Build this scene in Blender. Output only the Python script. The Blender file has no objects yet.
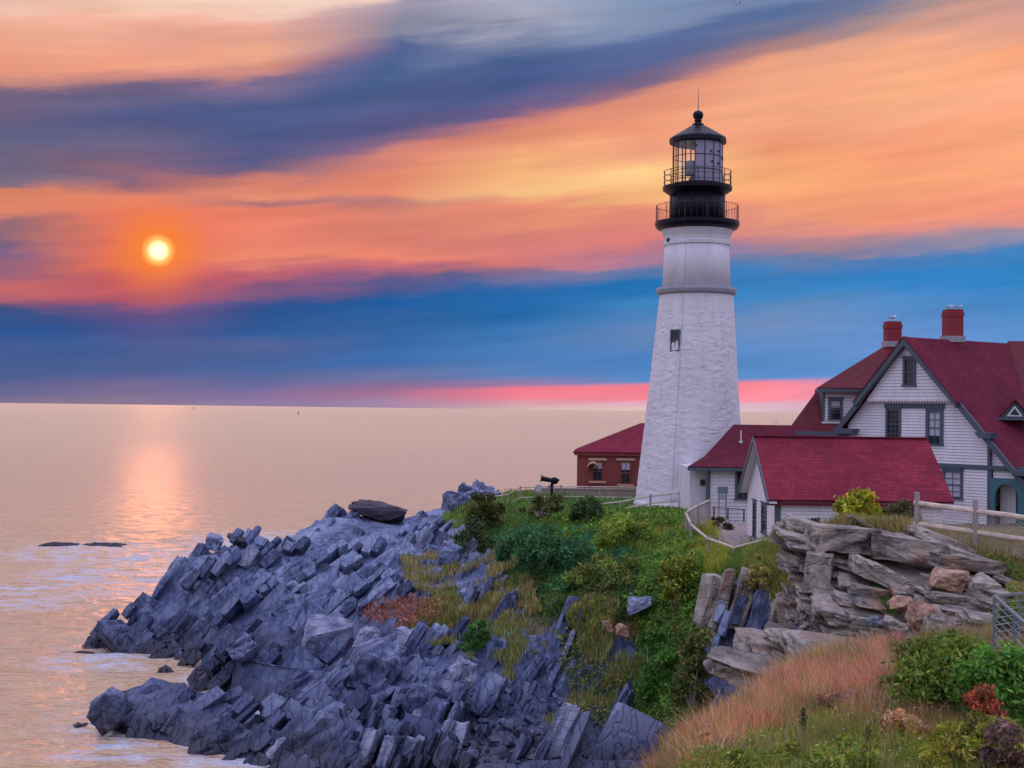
import bpy, bmesh, math, random
import numpy as np
from mathutils import Vector, Matrix

random.seed(7)
RNG = np.random.default_rng(11)
R = math.radians
sc = bpy.context.scene
COL = sc.collection

# ------------------------------------------------------------------ camera
F = 1350.0
CAM = Vector((0, 0, 14.0))
PITCH = math.atan(25 / F)
ROLL = 0.0126
cam_d = bpy.data.cameras.new('camera')
cam_o = bpy.data.objects.new('camera', cam_d)
COL.objects.link(cam_o)
cam_d.sensor_width = 36.0
cam_d.lens = 36.0 * F / 1024.0
cam_d.clip_start = 0.1
cam_d.clip_end = 90000
CR = Matrix.Rotation(math.pi / 2 + PITCH, 3, 'X') @ Matrix.Rotation(ROLL, 3, 'Z')
cam_o.location = CAM
cam_o.rotation_euler = CR.to_euler()
sc.camera = cam_o
CRn = np.array(CR)


def ray(px, py):
    return CR @ Vector((px - 512, -(py - 384), -F))


def P(px, py, Y):
    d = ray(px, py)
    return CAM + d * (Y / d.y)


def PZ(px, Y, z):
    """point at depth Y and height z that stands in column px"""
    py = 409 + (px - 512) * ROLL + (14 - z) / Y * F
    p = P(px, py, Y)
    p.z = z
    return p


def hit(px, py, O, n):
    d = ray(px, py)
    return CAM + d * ((O - CAM).dot(n) / d.dot(n))


def proj(A):
    L = (A - np.array(CAM)) @ CRn
    return 512 + F * L[:, 0] / -L[:, 2], 384 - F * L[:, 1] / -L[:, 2]


# ------------------------------------------------------------------ view and world
sc.view_settings.view_transform = 'Standard'
sc.view_settings.look = 'None'
sc.view_settings.exposure = 0.0
sc.view_settings.gamma = 1.0

SUN_AZ = math.atan((156 - 512) / F)
SUN_EL = R(6.3)
SKY_FILL = 1.0


def lin(c):
    return [((v / 255) / 12.92 if v / 255 <= 0.04045 else (((v / 255) + 0.055) / 1.055) ** 2.4) for v in c]


w = bpy.data.worlds.new("World")
sc.world = w
w.use_nodes = True
nt = w.node_tree
nt.nodes.clear()
N = nt.nodes.new
LK = nt.links.new


def mth(op, a, b=None, c=None, clamp=False, tree=None):
    t = tree or nt
    n = t.nodes.new('ShaderNodeMath')
    n.operation = op
    n.use_clamp = clamp
    for i, v in enumerate((a, b, c)):
        if v is None:
            continue
        if isinstance(v, (int, float)):
            n.inputs[i].default_value = v
        else:
            t.links.new(v, n.inputs[i])
    return n.outputs[0]


def mixc(f, a, b, tree=None, blend='MIX'):
    t = tree or nt
    n = t.nodes.new('ShaderNodeMix')
    n.data_type = 'RGBA'
    n.blend_type = blend
    for s, v in ((n.inputs[0], f), (n.inputs[6], a), (n.inputs[7], b)):
        if isinstance(v, (int, float)):
            s.default_value = v
        elif isinstance(v, (list, tuple)):
            s.default_value = (*v[:3], 1)
        else:
            t.links.new(v, s)
    return n.outputs[2]


SKYT = {
 0: [(0,240,190,170),(30,235,165,140),(62,240,155,125),(84,200,135,125),(102,115,100,130),(130,95,95,135),(160,108,100,130),(186,120,105,130),(198,225,130,100),(212,232,133,105),(230,160,110,120),(250,115,95,135),(264,150,100,125),(282,205,105,105),(297,170,95,115),(311,60,85,140),(330,45,85,150),(352,66,92,150),(375,75,95,150),(393,105,105,150),(402,130,115,150)],
 128: [(0,250,205,180),(30,240,165,140),(60,245,160,130),(80,200,130,125),(98,110,100,135),(120,80,90,140),(148,108,100,135),(163,138,100,120),(181,125,100,125),(200,235,135,100),(222,235,120,90),(250,235,115,80),(275,200,90,95),(294,178,85,105),(309,66,80,140),(326,45,80,145),(345,60,95,155),(370,75,95,150),(386,118,105,150),(402,140,120,150)],
 256: [(0,255,215,195),(30,235,165,145),(54,240,165,135),(71,220,145,130),(88,120,105,145),(108,75,90,140),(132,75,90,140),(152,85,90,140),(166,100,95,135),(180,215,125,105),(194,235,140,110),(206,172,110,115),(220,235,125,100),(240,240,130,105),(256,240,135,105),(276,190,95,115),(291,130,85,125),(305,45,85,150),(330,45,90,155),(346,84,100,155),(366,70,100,160),(385,100,105,155),(396,130,110,160),(404,145,125,165)],
 384: [(0,240,205,190),(13,155,148,172),(30,140,140,165),(50,80,100,150),(72,70,95,145),(100,85,95,145),(126,90,90,140),(145,130,100,135),(160,218,130,115),(186,235,135,105),(201,190,120,115),(216,225,130,110),(236,225,125,110),(256,245,135,110),(270,200,105,115),(285,90,90,145),(300,30,90,160),(330,50,100,165),(360,60,110,180),(378,110,115,165),(387,150,110,152),(394,172,116,152),(402,160,132,168)],
 512: [(0,160,165,190),(20,170,170,190),(36,120,130,165),(56,70,95,145),(82,70,90,145),(104,110,95,140),(119,200,120,115),(140,230,140,110),(170,250,180,120),(190,250,190,130),(212,235,140,110),(240,215,125,115),(262,220,120,115),(276,128,110,150),(291,40,105,175),(310,30,105,175),(330,58,118,185),(352,70,125,190),(374,88,130,190),(384,150,120,165),(389,250,122,138),(397,250,128,145),(403,220,160,175),(409,218,178,172)],
 640: [(0,130,150,185),(20,130,145,180),(37,90,110,160),(60,85,100,150),(80,120,100,135),(95,225,140,115),(120,240,150,115),(150,240,155,120),(175,255,205,135),(195,250,185,120),(216,235,140,115),(240,225,125,120),(257,170,120,150),(270,90,120,170),(289,30,115,185),(310,60,130,195),(334,98,135,190),(360,75,130,200),(381,82,138,203),(386,250,128,142),(399,255,132,148),(403,225,170,190),(410,225,190,185)],
 768: [(0,110,130,170),(15,85,110,160),(30,110,115,150),(46,180,130,130),(62,240,160,125),(90,250,170,130),(120,250,165,125),(150,245,150,110),(180,255,175,115),(205,250,160,115),(230,220,140,125),(245,190,130,140),(258,110,130,175),(275,55,130,200),(300,60,135,200),(326,108,140,190),(350,90,140,205),(378,88,143,208),(383,255,135,150),(400,255,140,155),(404,220,175,195),(412,215,185,195)],
 896: [(0,120,125,155),(13,165,140,145),(30,215,155,135),(60,250,170,130),(90,255,175,130),(120,250,170,130),(150,250,155,115),(180,250,160,115),(205,245,150,115),(225,225,140,130),(240,150,135,160),(255,70,125,190),(280,45,130,205),(310,80,140,205),(340,100,145,210),(378,95,145,210),(385,230,140,165),(400,225,150,180),(413,212,172,192)],
 1024: [(0,200,150,140),(30,230,160,135),(50,255,165,120),(80,255,175,135),(110,250,165,125),(140,255,165,120),(170,255,165,120),(200,250,150,120),(220,225,145,135),(235,150,140,165),(250,60,130,195),(270,45,130,200),(300,70,140,210),(340,90,145,210),(380,95,150,215),(391,195,150,182),(406,190,170,200)],
}
tc = N('ShaderNodeTexCoord')
sep = N('ShaderNodeSeparateXYZ')
LK(tc.outputs['Generated'], sep.inputs[0])
dx, dy, dz = sep.outputs
az = mth('ARCTAN2', dx, dy)
hor = mth('SQRT', mth('ADD', mth('MULTIPLY', dx, dx), mth('MULTIPLY', dy, dy)))
el = mth('MULTIPLY', mth('DIVIDE', dz, mth('MAXIMUM', hor, 0.001)), F)
# streaky cloud warp
cmb = N('ShaderNodeCombineXYZ')
LK(mth('MULTIPLY', az, 5.0), cmb.inputs[0])
LK(mth('ADD', mth('MULTIPLY', el, 0.021), mth('MULTIPLY', az, -3.0)), cmb.inputs[1])
nz = N('ShaderNodeTexNoise')
nz.inputs['Scale'].default_value = 1.0
nz.inputs['Detail'].default_value = 5.0
nz.inputs['Roughness'].default_value = 0.6
LK(cmb.outputs[0], nz.inputs['Vector'])
wob = mth('SUBTRACT', nz.outputs['Fac'], 0.5)
lowfade = mth('MULTIPLY', mth('SUBTRACT', el, 25.0), 0.012, clamp=True)
elw = mth('ADD', el, mth('MULTIPLY', mth('MULTIPLY', wob, 80.0), lowfade))
azt = mth('TANGENT', mth('MINIMUM', mth('MAXIMUM', az, -0.6), 0.6))
pxn = mth('ADD', mth('MULTIPLY', azt, F), 512.0)
# outside the frame the cloud bands go on, swinging back and forth
cc = mth('PINGPONG', mth('DIVIDE', pxn, 128.0), 8.0)
cc = mth('ADD', cc, mth('MULTIPLY', wob, 0.9))
slope = mth('MULTIPLY', mth('ADD', 5.0, mth('MULTIPLY', mth('DIVIDE', mth('SUBTRACT', el, 215.0), 90.0, clamp=True), 0.23 * 128)),
            mth('ADD', 0.2, mth('MULTIPLY', mth('DIVIDE', mth('SUBTRACT', cc, 1.0), 1.5, clamp=True), 0.8)))
slope = mth('MULTIPLY', slope, mth('SUBTRACT', 1.0, mth('MULTIPLY', mth('DIVIDE', mth('SUBTRACT', el, 345.0), 60.0, clamp=True), 0.75)))
prev = None
for k, px in enumerate(sorted(SKYT)):
    cr = N('ShaderNodeValToRGB')
    e = cr.color_ramp
    e.interpolation = 'EASE'
    azk = math.atan((px - 512) / F)
    yh = 402.5 + ROLL * px
    st = sorted([((yh - r[0]) * math.cos(azk) / 460.0, lin([v * .93 + .07 * (.3 * r[1] + .6 * r[2] + .1 * r[3]) for v in r[1:]])) for r in SKYT[px]], key=lambda s: s[0])
    while len(e.elements) < len(st):
        e.elements.new(0.5)
    for i, (p_, c_) in enumerate(st):
        e.elements[i].position = max(0.0, min(1.0, p_))
    for i, (p_, c_) in enumerate(st):
        e.elements[i].color = (*c_, 1)
    LK(mth('DIVIDE', mth('SUBTRACT', elw, mth('MULTIPLY', slope, mth('SUBTRACT', cc, float(k)))), 460.0, clamp=True), cr.inputs[0])
    if prev is None:
        prev = cr.outputs[0]
    else:
        prev = mixc(mth('SUBTRACT', cc, float(k - 1), clamp=True), prev, cr.outputs[0])
frame_col = prev
# fine streaks
cm2 = N('ShaderNodeCombineXYZ')
LK(mth('MULTIPLY', az, 7.0), cm2.inputs[0])
LK(mth('ADD', mth('MULTIPLY', el, 0.06), mth('MULTIPLY', az, -8.0)), cm2.inputs[1])
n2 = N('ShaderNodeTexNoise')
n2.inputs['Scale'].default_value = 1.0
n2.inputs['Detail'].default_value = 4.0
LK(cm2.outputs[0], n2.inputs['Vector'])
st_ = mth('ADD', mth('MULTIPLY', mth('SUBTRACT', n2.outputs['Fac'], 0.5), 0.45), 1.0)
vs = N('ShaderNodeVectorMath')
vs.operation = 'SCALE'
LK(frame_col, vs.inputs[0])
LK(st_, vs.inputs['Scale'])
frame_col = vs.outputs[0]
# sky away from the sunset: even lavender cloud over a Nishita sky
sky = N('ShaderNodeTexSky')
sky.sky_type = 'NISHITA'
sky.sun_disc = False
sky.sun_elevation = SUN_EL
sky.sun_rotation = SUN_AZ
vn = N('ShaderNodeVectorMath')
vn.operation = 'SCALE'
LK(sky.outputs[0], vn.inputs[0])
vn.inputs['Scale'].default_value = 0.06
LAV = (0.60, 0.56, 0.86)
gz_ = mth('ADD', 0.55, mth('MULTIPLY', mth('MAXIMUM', dz, 0.0), 1.25))
lav = mixc(1.0, [v * SKY_FILL for v in LAV], vn.outputs[0], blend='ADD')
vl = N('ShaderNodeVectorMath')
vl.operation = 'SCALE'
LK(lav, vl.inputs[0])
LK(gz_, vl.inputs['Scale'])   # an overcast sky is brighter overhead than low down
lav = vl.outputs[0]
up = mth('DIVIDE', mth('SUBTRACT', el, 470.0), 700.0, clamp=True)
side = mth('DIVIDE', mth('SUBTRACT', mth('ABSOLUTE', az), 0.45), 0.8, clamp=True)
away = mth('SUBTRACT', 1.0, mth('MULTIPLY', mth('SUBTRACT', 1.0, up), mth('SUBTRACT', 1.0, side)))
skyc = mixc(away, frame_col, lav)
# the sun and its glow
sd = Vector((math.sin(SUN_AZ) * math.cos(SUN_EL), math.cos(SUN_AZ) * math.cos(SUN_EL), math.sin(SUN_EL)))
dt = N('ShaderNodeVectorMath')
dt.operation = 'DOT_PRODUCT'
LK(tc.outputs['Generated'], dt.inputs[0])
dt.inputs[1].default_value = sd
ang = mth('MULTIPLY', mth('ARCCOSINE', mth('MINIMUM', dt.outputs['Value'], 1.0)), F)   # in pixels of the photo
core = mth('SUBTRACT', 1.0, mth('DIVIDE', mth('SUBTRACT', ang, 7.0), 9.5, clamp=True))
halo = mth('POWER', mth('SUBTRACT', 1.0, mth('DIVIDE', mth('SUBTRACT', ang, 12.0), 48.0, clamp=True)), 1.6)
glow = mth('POWER', mth('SUBTRACT', 1.0, mth('DIVIDE', ang, 130.0, clamp=True)), 2.0)
skyc = mixc(mth('MULTIPLY', glow, 0.30), skyc, lin((255, 105, 75)))
skyc = mixc(mth('MULTIPLY', halo, 0.85), skyc, lin((255, 135, 40)))
skyc = mixc(core, skyc, (1.5, 0.78, 0.22))
core2 = mth('SUBTRACT', 1.0, mth('DIVIDE', mth('SUBTRACT', ang, 4.0), 7.0, clamp=True))
skyc = mixc(core2, skyc, (1.6, 1.38, 0.85))
# under the horizon: dim sea colour, never in view
und = mth('DIVIDE', mth('MULTIPLY', el, -1.0), 60.0, clamp=True)
skyc = mixc(und, skyc, (0.25, 0.2, 0.25))
bg = N('ShaderNodeBackground')
LK(skyc, bg.inputs[0])
bg.inputs[1].default_value = 1.0
wo = N('ShaderNodeOutputWorld')
LK(bg.outputs[0], wo.inputs[0])

sl = bpy.data.lights.new('sun', 'SUN')
sl.energy = 0.035
sl.angle = R(2.0)
sl.color = (1.0, 0.30, 0.12)
so = bpy.data.objects.new('sun', sl)
COL.objects.link(so)
so.rotation_euler = sd.to_track_quat('Z', 'Y').to_euler()
so.location = (0, 0, 60)

# ------------------------------------------------------------------ object helpers
ORG = {}


def thing(name, label, cat, loc=(0, 0, 0), group=None, kind=None):
    o = bpy.data.objects.new(name, None)
    COL.objects.link(o)
    o.empty_display_size = 0.3
    o.location = loc
    ORG[o.name] = Vector(loc)
    tag(o, label, cat, group, kind)
    return o


def tag(o, label=None, cat=None, group=None, kind=None):
    if label: o['label'] = label
    if cat: o['category'] = cat
    if group: o['group'] = group
    if kind: o['kind'] = kind
    return o


def link(name, me, mat, parent=None, origin=None):
    o = bpy.data.objects.new(name, me)
    COL.objects.link(o)
    if parent is not None:
        o.parent = parent
        ORG[o.name] = ORG[parent.name]
    else:
        ORG[o.name] = Vector(origin) if origin is not None else Vector((0, 0, 0))
        o.location = ORG[o.name]
    if mat is not None and not me.materials:
        me.materials.append(mat)
    return o


def mk(name, V, Fc, mat, parent=None, origin=None, smooth=False, attrs=None):
    """world-space vertices -> one mesh object whose origin is its thing's base"""
    V = np.asarray(V, dtype=np.float64).reshape(-1, 3)
    og = ORG[parent.name] if parent is not None else (Vector(origin) if origin is not None else Vector((0, 0, 0)))
    V = V - np.array(og)
    me = bpy.data.meshes.new(name)
    if isinstance(Fc, np.ndarray):
        k = Fc.shape[1]
        me.vertices.add(len(V))
        me.vertices.foreach_set('co', V.astype(np.float32).ravel())
        me.loops.add(Fc.size)
        me.loops.foreach_set('vertex_index', Fc.astype(np.int32).ravel())
        me.polygons.add(len(Fc))
        me.polygons.foreach_set('loop_start', np.arange(0, Fc.size, k, dtype=np.int32))
        me.update(calc_edges=True)
    else:
        me.from_pydata([tuple(v) for v in V], [], Fc)
        me.update()
    if smooth:
        me.polygons.foreach_set('use_smooth', np.ones(len(me.polygons), dtype=bool))
    if attrs:
        for an, av in attrs.items():
            av = np.asarray(av, dtype=np.float32)
            if av.ndim == 1:
                a = me.attributes.new(an, 'FLOAT', 'POINT')
                a.data.foreach_set('value', av)
            else:
                a = me.color_attributes.new(an, 'FLOAT_COLOR', 'POINT')
                if av.shape[1] == 3:
                    av = np.concatenate([av, np.ones((len(av), 1), np.float32)], 1)
                a.data.foreach_set('color', av.ravel())
    return link(name, me, mat, parent, origin)


class MB:
    def __init__(s):
        s.v = []; s.f = []

    def add(s, V, Fc):
        b = len(s.v)
        s.v += [tuple(v) for v in V]
        s.f += [tuple(i + b for i in f) for f in Fc]
        return s

    def box(s, c, size, M=None):
        c = Vector(c); hx, hy, hz = size[0] / 2, size[1] / 2, size[2] / 2
        V = [Vector((x, y, z)) for x in (-hx, hx) for y in (-hy, hy) for z in (-hz, hz)]
        if M is not None: V = [M @ v for v in V]
        return s.add([c + v for v in V], [(0, 1, 3, 2), (4, 6, 7, 5), (0, 4, 5, 1), (2, 3, 7, 6), (0, 2, 6, 4), (1, 5, 7, 3)])

    def beam(s, a, b, wd, ht, upv=(0, 0, 1)):
        a = Vector(a); b = Vector(b); d = (b - a).normalized(); upv = Vector(upv)
        if abs(d.dot(upv)) > 0.99: upv = Vector((0, 1, 0))
        x = d.cross(upv).normalized() * wd / 2; z = x.cross(d).normalized() * ht / 2
        V = [a - x - z, a + x - z, a + x + z, a - x + z, b - x - z, b + x - z, b + x + z, b - x + z]
        return s.add(V, [(3, 2, 1, 0), (4, 5, 6, 7), (0, 1, 5, 4), (1, 2, 6, 5), (2, 3, 7, 6), (3, 0, 4, 7)])

    def tube(s, a, b, r, n=8, r2=None):
        a = Vector(a); b = Vector(b); d = (b - a).normalized()
        u = d.orthogonal().normalized(); v = d.cross(u); r2 = r if r2 is None else r2
        V = [a + (u * math.cos(t) + v * math.sin(t)) * r for t in [i * 2 * math.pi / n for i in range(n)]]
        V += [b + (u * math.cos(t) + v * math.sin(t)) * r2 for t in [i * 2 * math.pi / n for i in range(n)]]
        Fc = [(i, (i + 1) % n, n + (i + 1) % n, n + i) for i in range(n)] + [tuple(range(n - 1, -1, -1)), tuple(range(n, 2 * n))]
        return s.add(V, Fc)

    def lathe(s, prof, n=48, c=(0, 0), a0=0.0, a1=None):
        """prof = [(r, z, cx, cy)] or [(r, z)]"""
        full = a1 is None
        a1 = 2 * math.pi if full else a1
        m = n if full else n + 1
        V = []
        for p in prof:
            cx = p[2] if len(p) > 2 else c[0]; cy = p[3] if len(p) > 2 else c[1]
            for i in range(m):
                t = a0 + (a1 - a0) * i / n
                V.append((cx + p[0] * math.cos(t), cy + p[0] * math.sin(t), p[1]))
        Fc = []
        for j in range(len(prof) - 1):
            for i in range(n):
                i2 = (i + 1) % m
                Fc.append((j * m + i, j * m + i2, (j + 1) * m + i2, (j + 1) * m + i))
        if full:
            Fc.append(tuple(range(m - 1, -1, -1)))
            Fc.append(tuple(range((len(prof) - 1) * m, len(prof) * m)))
        return s.add(V, Fc)

    def prism(s, pts, ext):
        """polygon of 3-D points extruded by vector ext"""
        n = len(pts); ext = Vector(ext)
        a = [Vector(p) for p in pts]; b = [p + ext for p in a]
        nr = sum(((a[(i + 1) % n] - a[0]).cross(a[(i + 2) % n] - a[0]) for i in range(n - 2)), Vector())
        if nr.dot(ext) > 0:
            fa = tuple(range(n - 1, -1, -1)); fb = tuple(range(n, 2 * n)); sd_ = [(i, (i + 1) % n, n + (i + 1) % n, n + i) for i in range(n)]
        else:
            fa = tuple(range(n)); fb = tuple(range(2 * n - 1, n - 1, -1)); sd_ = [((i + 1) % n, i, n + i, n + (i + 1) % n) for i in range(n)]
        return s.add(a + b, [fa, fb] + sd_)

    def ball(s, c, r, n=12, m=8, sc_=(1, 1, 1)):
        V = [(c[0], c[1], c[2] - r * sc_[2])]
        for j in range(1, m):
            t = math.pi * j / m
            for i in range(n):
                q = 2 * math.pi * i / n
                V.append((c[0] + r * sc_[0] * math.sin(t) * math.cos(q), c[1] + r * sc_[1] * math.sin(t) * math.sin(q), c[2] - r * sc_[2] * math.cos(t)))
        V.append((c[0], c[1], c[2] + r * sc_[2]))
        Fc = [(0, 1 + (i + 1) % n, 1 + i) for i in range(n)]
        for j in range(m - 2):
            for i in range(n):
                Fc.append((1 + j * n + i, 1 + j * n + (i + 1) % n, 1 + (j + 1) * n + (i + 1) % n, 1 + (j + 1) * n + i))
        L = len(V) - 1
        Fc += [(L, 1 + (m - 2) * n + i, 1 + (m - 2) * n + (i + 1) % n) for i in range(n)]
        return s.add(V, Fc)

    def obj(s, name, mat, parent=None, origin=None, smooth=False):
        return mk(name, s.v, s.f, mat, parent, origin, smooth)


# ------------------------------------------------------------------ materials
def newmat(name):
    m = bpy.data.materials.new(name)
    m.use_nodes = True
    t = m.node_tree
    b = t.nodes['Principled BSDF']
    return m, t, b


def noise(t, scale, detail=4, rough=0.55, vec=None, dist=0.0):
    n = t.nodes.new('ShaderNodeTexNoise')
    n.inputs['Scale'].default_value = scale
    n.inputs['Detail'].default_value = detail
    n.inputs['Roughness'].default_value = rough
    n.inputs['Distortion'].default_value = dist
    if vec is not None: t.links.new(vec, n.inputs['Vector'])
    return n.outputs['Fac']


def wpos(t, scale=(1, 1, 1)):
    g = t.nodes.new('ShaderNodeNewGeometry')
    mp = t.nodes.new('ShaderNodeMapping')
    mp.inputs['Scale'].default_value = scale
    t.links.new(g.outputs['Position'], mp.inputs['Vector'])
    return mp.outputs[0]


def ramp(t, f, stops):
    r = t.nodes.new('ShaderNodeValToRGB')
    while len(r.color_ramp.elements) < len(stops): r.color_ramp.elements.new(0.5)
    for e, (p, c) in zip(r.color_ramp.elements, stops):
        e.position = p
    for e, (p, c) in zip(r.color_ramp.elements, stops):
        e.color = (*c, 1)
    t.links.new(f, r.inputs[0])
    return r.outputs[0]


def bump(t, b, h, strength=0.5, dist=0.02):
    n = t.nodes.new('ShaderNodeBump')
    n.inputs['Strength'].default_value = strength
    n.inputs['Distance'].default_value = dist
    t.links.new(h, n.inputs['Height'])
    t.links.new(n.outputs[0], b.inputs['Normal'])


def paint(name, col, rough=0.6, var=0.12, scale=1.5, streak=False, dirt=None, bmp=0.25):
    m, t, b = newmat(name)
    v = wpos(t, (1, 1, 0.25) if streak else (1, 1, 1))
    f = noise(t, scale, 6, 0.65, v)
    c = ramp(t, f, [(0.3, [x * (1 - var) for x in col]), (0.7, [min(1, x * (1 + var)) for x in col])])
    if dirt:
        f2 = noise(t, scale * 2.7, 8, 0.7, wpos(t, (1, 1, 0.3)))
        c = mixc(ramp(t, f2, [(0.52, (0, 0, 0)), (0.72, (0.6, 0.6, 0.6))]), c, dirt, tree=t)
    t.links.new(c, b.inputs['Base Color'])
    b.inputs['Roughness'].default_value = rough
    bump(t, b, noise(t, scale * 22, 3, 0.6, wpos(t)), bmp, 0.01)
    return m


M = {}
M['white'] = paint('white_clapboard_paint', (0.74, 0.72, 0.74), 0.65, 0.07, 1.2, True, (0.5, 0.48, 0.47))
M['tower'] = paint('white_masonry_paint', (0.72, 0.71, 0.73), 0.75, 0.09, 0.9, True, (0.50, 0.49, 0.50), 0.6)
M['trim'] = paint('grey_green_trim', (0.07, 0.10, 0.125), 0.5, 0.15, 2.0)
M['teal'] = paint('teal_porch_paint', (0.05, 0.16, 0.18), 0.5, 0.12, 2.0)
M['black'] = paint('black_iron', (0.006, 0.005, 0.014), 0.4, 0.3, 3.0, False, (0.015, 0.01, 0.014))
M['black'].node_tree.nodes['Principled BSDF'].inputs['Specular IOR Level'].default_value = 0.2
M['iron'] = paint('dark_iron_rail', (0.03, 0.028, 0.035), 0.45, 0.2, 5.0)
M['panel'] = paint('lantern_blanking_panel', (0.30, 0.30, 0.37), 0.55, 0.08, 3.0)
M['lead'] = paint('lead_flashing', (0.30, 0.31, 0.34), 0.5, 0.15, 5.0)
M['wood'] = paint('weathered_fence_wood', (0.62, 0.52, 0.40), 0.8, 0.25, 3.5, False, (0.34, 0.28, 0.22))
M['wood_dk'] = paint('grey_fence_post_wood', (0.36, 0.30, 0.26), 0.85, 0.3, 4, False, (0.18, 0.15, 0.12))
M['steel'] = paint('galvanised_rail_steel', (0.13, 0.19, 0.21), 0.4, 0.1, 6)
M['wire'] = paint('rusty_chain_link_wire', (0.46, 0.37, 0.33), 0.6, 0.2, 4)
M['sheath'] = paint('dark_gap_sheathing', (0.10, 0.10, 0.12), 0.8, 0.1, 3)
M['concrete'] = paint('pale_concrete', (0.33, 0.27, 0.23), 0.85, 0.15, 2)
M['curtain'] = paint('window_blind', (0.45, 0.45, 0.50), 0.8, 0.1, 3)
M['tan'] = paint('tan_frame_paint', (0.55, 0.38, 0.24), 0.6, 0.1, 3)
M['gullwhite'] = paint('white_feathers', (0.7, 0.7, 0.72), 0.8, 0.05, 9)
M['gullgrey'] = paint('grey_feathers', (0.22, 0.23, 0.26), 0.8, 0.05, 9)
M['beak'] = paint('yellow_beak', (0.6, 0.4, 0.05), 0.5, 0.05, 9)


def roofmat(name, c1, c2, moss=None):
    m, t, b = newmat(name)
    v = wpos(t)
    br = t.nodes.new('ShaderNodeTexNoise')
    f = noise(t, 0.5, 6, 0.7, v)
    c = ramp(t, f, [(0.3, c1), (0.7, c2)])
    f2 = noise(t, 9, 3, 0.7, wpos(t, (1, 1, 3)))
    g0 = t.nodes.new('ShaderNodeNewGeometry'); s0 = t.nodes.new('ShaderNodeSeparateXYZ')
    t.links.new(g0.outputs['Position'], s0.inputs[0])
    cb0 = t.nodes.new('ShaderNodeCombineXYZ')
    t.links.new(mth('ADD', s0.outputs[0], mth('MULTIPLY', s0.outputs[1], 0.4, tree=t), tree=t), cb0.inputs[0]); t.links.new(s0.outputs[2], cb0.inputs[1])
    bk = t.nodes.new('ShaderNodeTexBrick')
    t.links.new(cb0.outputs[0], bk.inputs['Vector'])
    bk.inputs['Scale'].default_value = 1.0; bk.inputs['Brick Width'].default_value = 0.34; bk.inputs['Row Height'].default_value = 0.14; bk.inputs['Mortar Size'].default_value = 0.012
    bk.inputs['Color1'].default_value = (1.25, 1.25, 1.25, 1); bk.inputs['Color2'].default_value = (0.62, 0.62, 0.62, 1); bk.inputs['Mortar'].default_value = (0.3, 0.3, 0.3, 1)
    c = mixc(0.5, c, bk.outputs[0], tree=t, blend='MULTIPLY')
    c = mixc(mth('MULTIPLY', mth('SUBTRACT', f2, 0.4, clamp=True, tree=t), 1.6, tree=t), c, [x * 0.45 for x in c1], tree=t)
    if moss:
        f3 = noise(t, 2.2, 8, 0.75, wpos(t, (1, 1, 2)))
        c = mixc(ramp(t, f3, [(0.6, (0, 0, 0)), (0.75, (0.7, 0.7, 0.7))]), c, moss, tree=t)
    t.links.new(c, b.inputs['Base Color'])
    b.inputs['Roughness'].default_value = 0.9
    b.inputs['Specular IOR Level'].default_value = 0.2
    # shingle courses
    g = t.nodes.new('ShaderNodeNewGeometry')
    sp = t.nodes.new('ShaderNodeSeparateXYZ')
    t.links.new(g.outputs['Position'], sp.inputs[0])
    cz = mth('FRACT', mth('MULTIPLY', sp.outputs[2], 8.0, tree=t), tree=t)
    hh = mth('ADD', mth('MULTIPLY', cz, -0.6, tree=t), f2, tree=t)
    bump(t, b, hh, 0.5, 0.03)
    return m


M['roof'] = roofmat('crimson_shingles', (0.17, 0.017, 0.036), (0.33, 0.034, 0.062), (0.30, 0.09, 0.10))
M['roofd'] = roofmat('deep_red_shingles', (0.105, 0.011, 0.028), (0.21, 0.020, 0.044), (0.2, 0.07, 0.08))
M['roof2'] = roofmat('dark_red_shingles', (0.12, 0.016, 0.030), (0.17, 0.022, 0.04))
M['roof3'] = roofmat('brown_red_shingles', (0.14, 0.03, 0.036), (0.19, 0.04, 0.045))


def brickmat(name, c1, c2, mortar):
    m, t, b = newmat(name)
    g = t.nodes.new('ShaderNodeNewGeometry')
    sp = t.nodes.new('ShaderNodeSeparateXYZ')
    t.links.new(g.outputs['Position'], sp.inputs[0])
    cb = t.nodes.new('ShaderNodeCombineXYZ')
    t.links.new(mth('ADD', sp.outputs[0], sp.outputs[1], tree=t), cb.inputs[0])
    t.links.new(sp.outputs[2], cb.inputs[1])
    br = t.nodes.new('ShaderNodeTexBrick')
    t.links.new(cb.outputs[0], br.inputs['Vector'])
    br.inputs['Scale'].default_value = 1.0
    br.inputs['Brick Width'].default_value = 0.22
    br.inputs['Row Height'].default_value = 0.075
    br.inputs['Mortar Size'].default_value = 0.008
    br.inputs['Color1'].default_value = (*c1, 1)
    br.inputs['Color2'].default_value = (*c2, 1)
    br.inputs['Mortar'].default_value = (*mortar, 1)
    c = mixc(ramp(t, noise(t, 1.2, 6, 0.7, wpos(t)), [(0.35, (0, 0, 0)), (0.7, (0.5, 0.5, 0.5))]), br.outputs[0], [x * 0.6 for x in c1], tree=t)
    t.links.new(c, b.inputs['Base Color'])
    b.inputs['Roughness'].default_value = 0.8
    bump(t, b, br.outputs['Fac'], -0.4, 0.01)
    return m


M['brick'] = brickmat('red_brick', (0.30, 0.055, 0.045), (0.24, 0.04, 0.035), (0.22, 0.09, 0.08))
M['chimney'] = brickmat('crimson_chimney_brick', (0.34, 0.03, 0.04), (0.27, 0.022, 0.032), (0.18, 0.04, 0.05))


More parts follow.
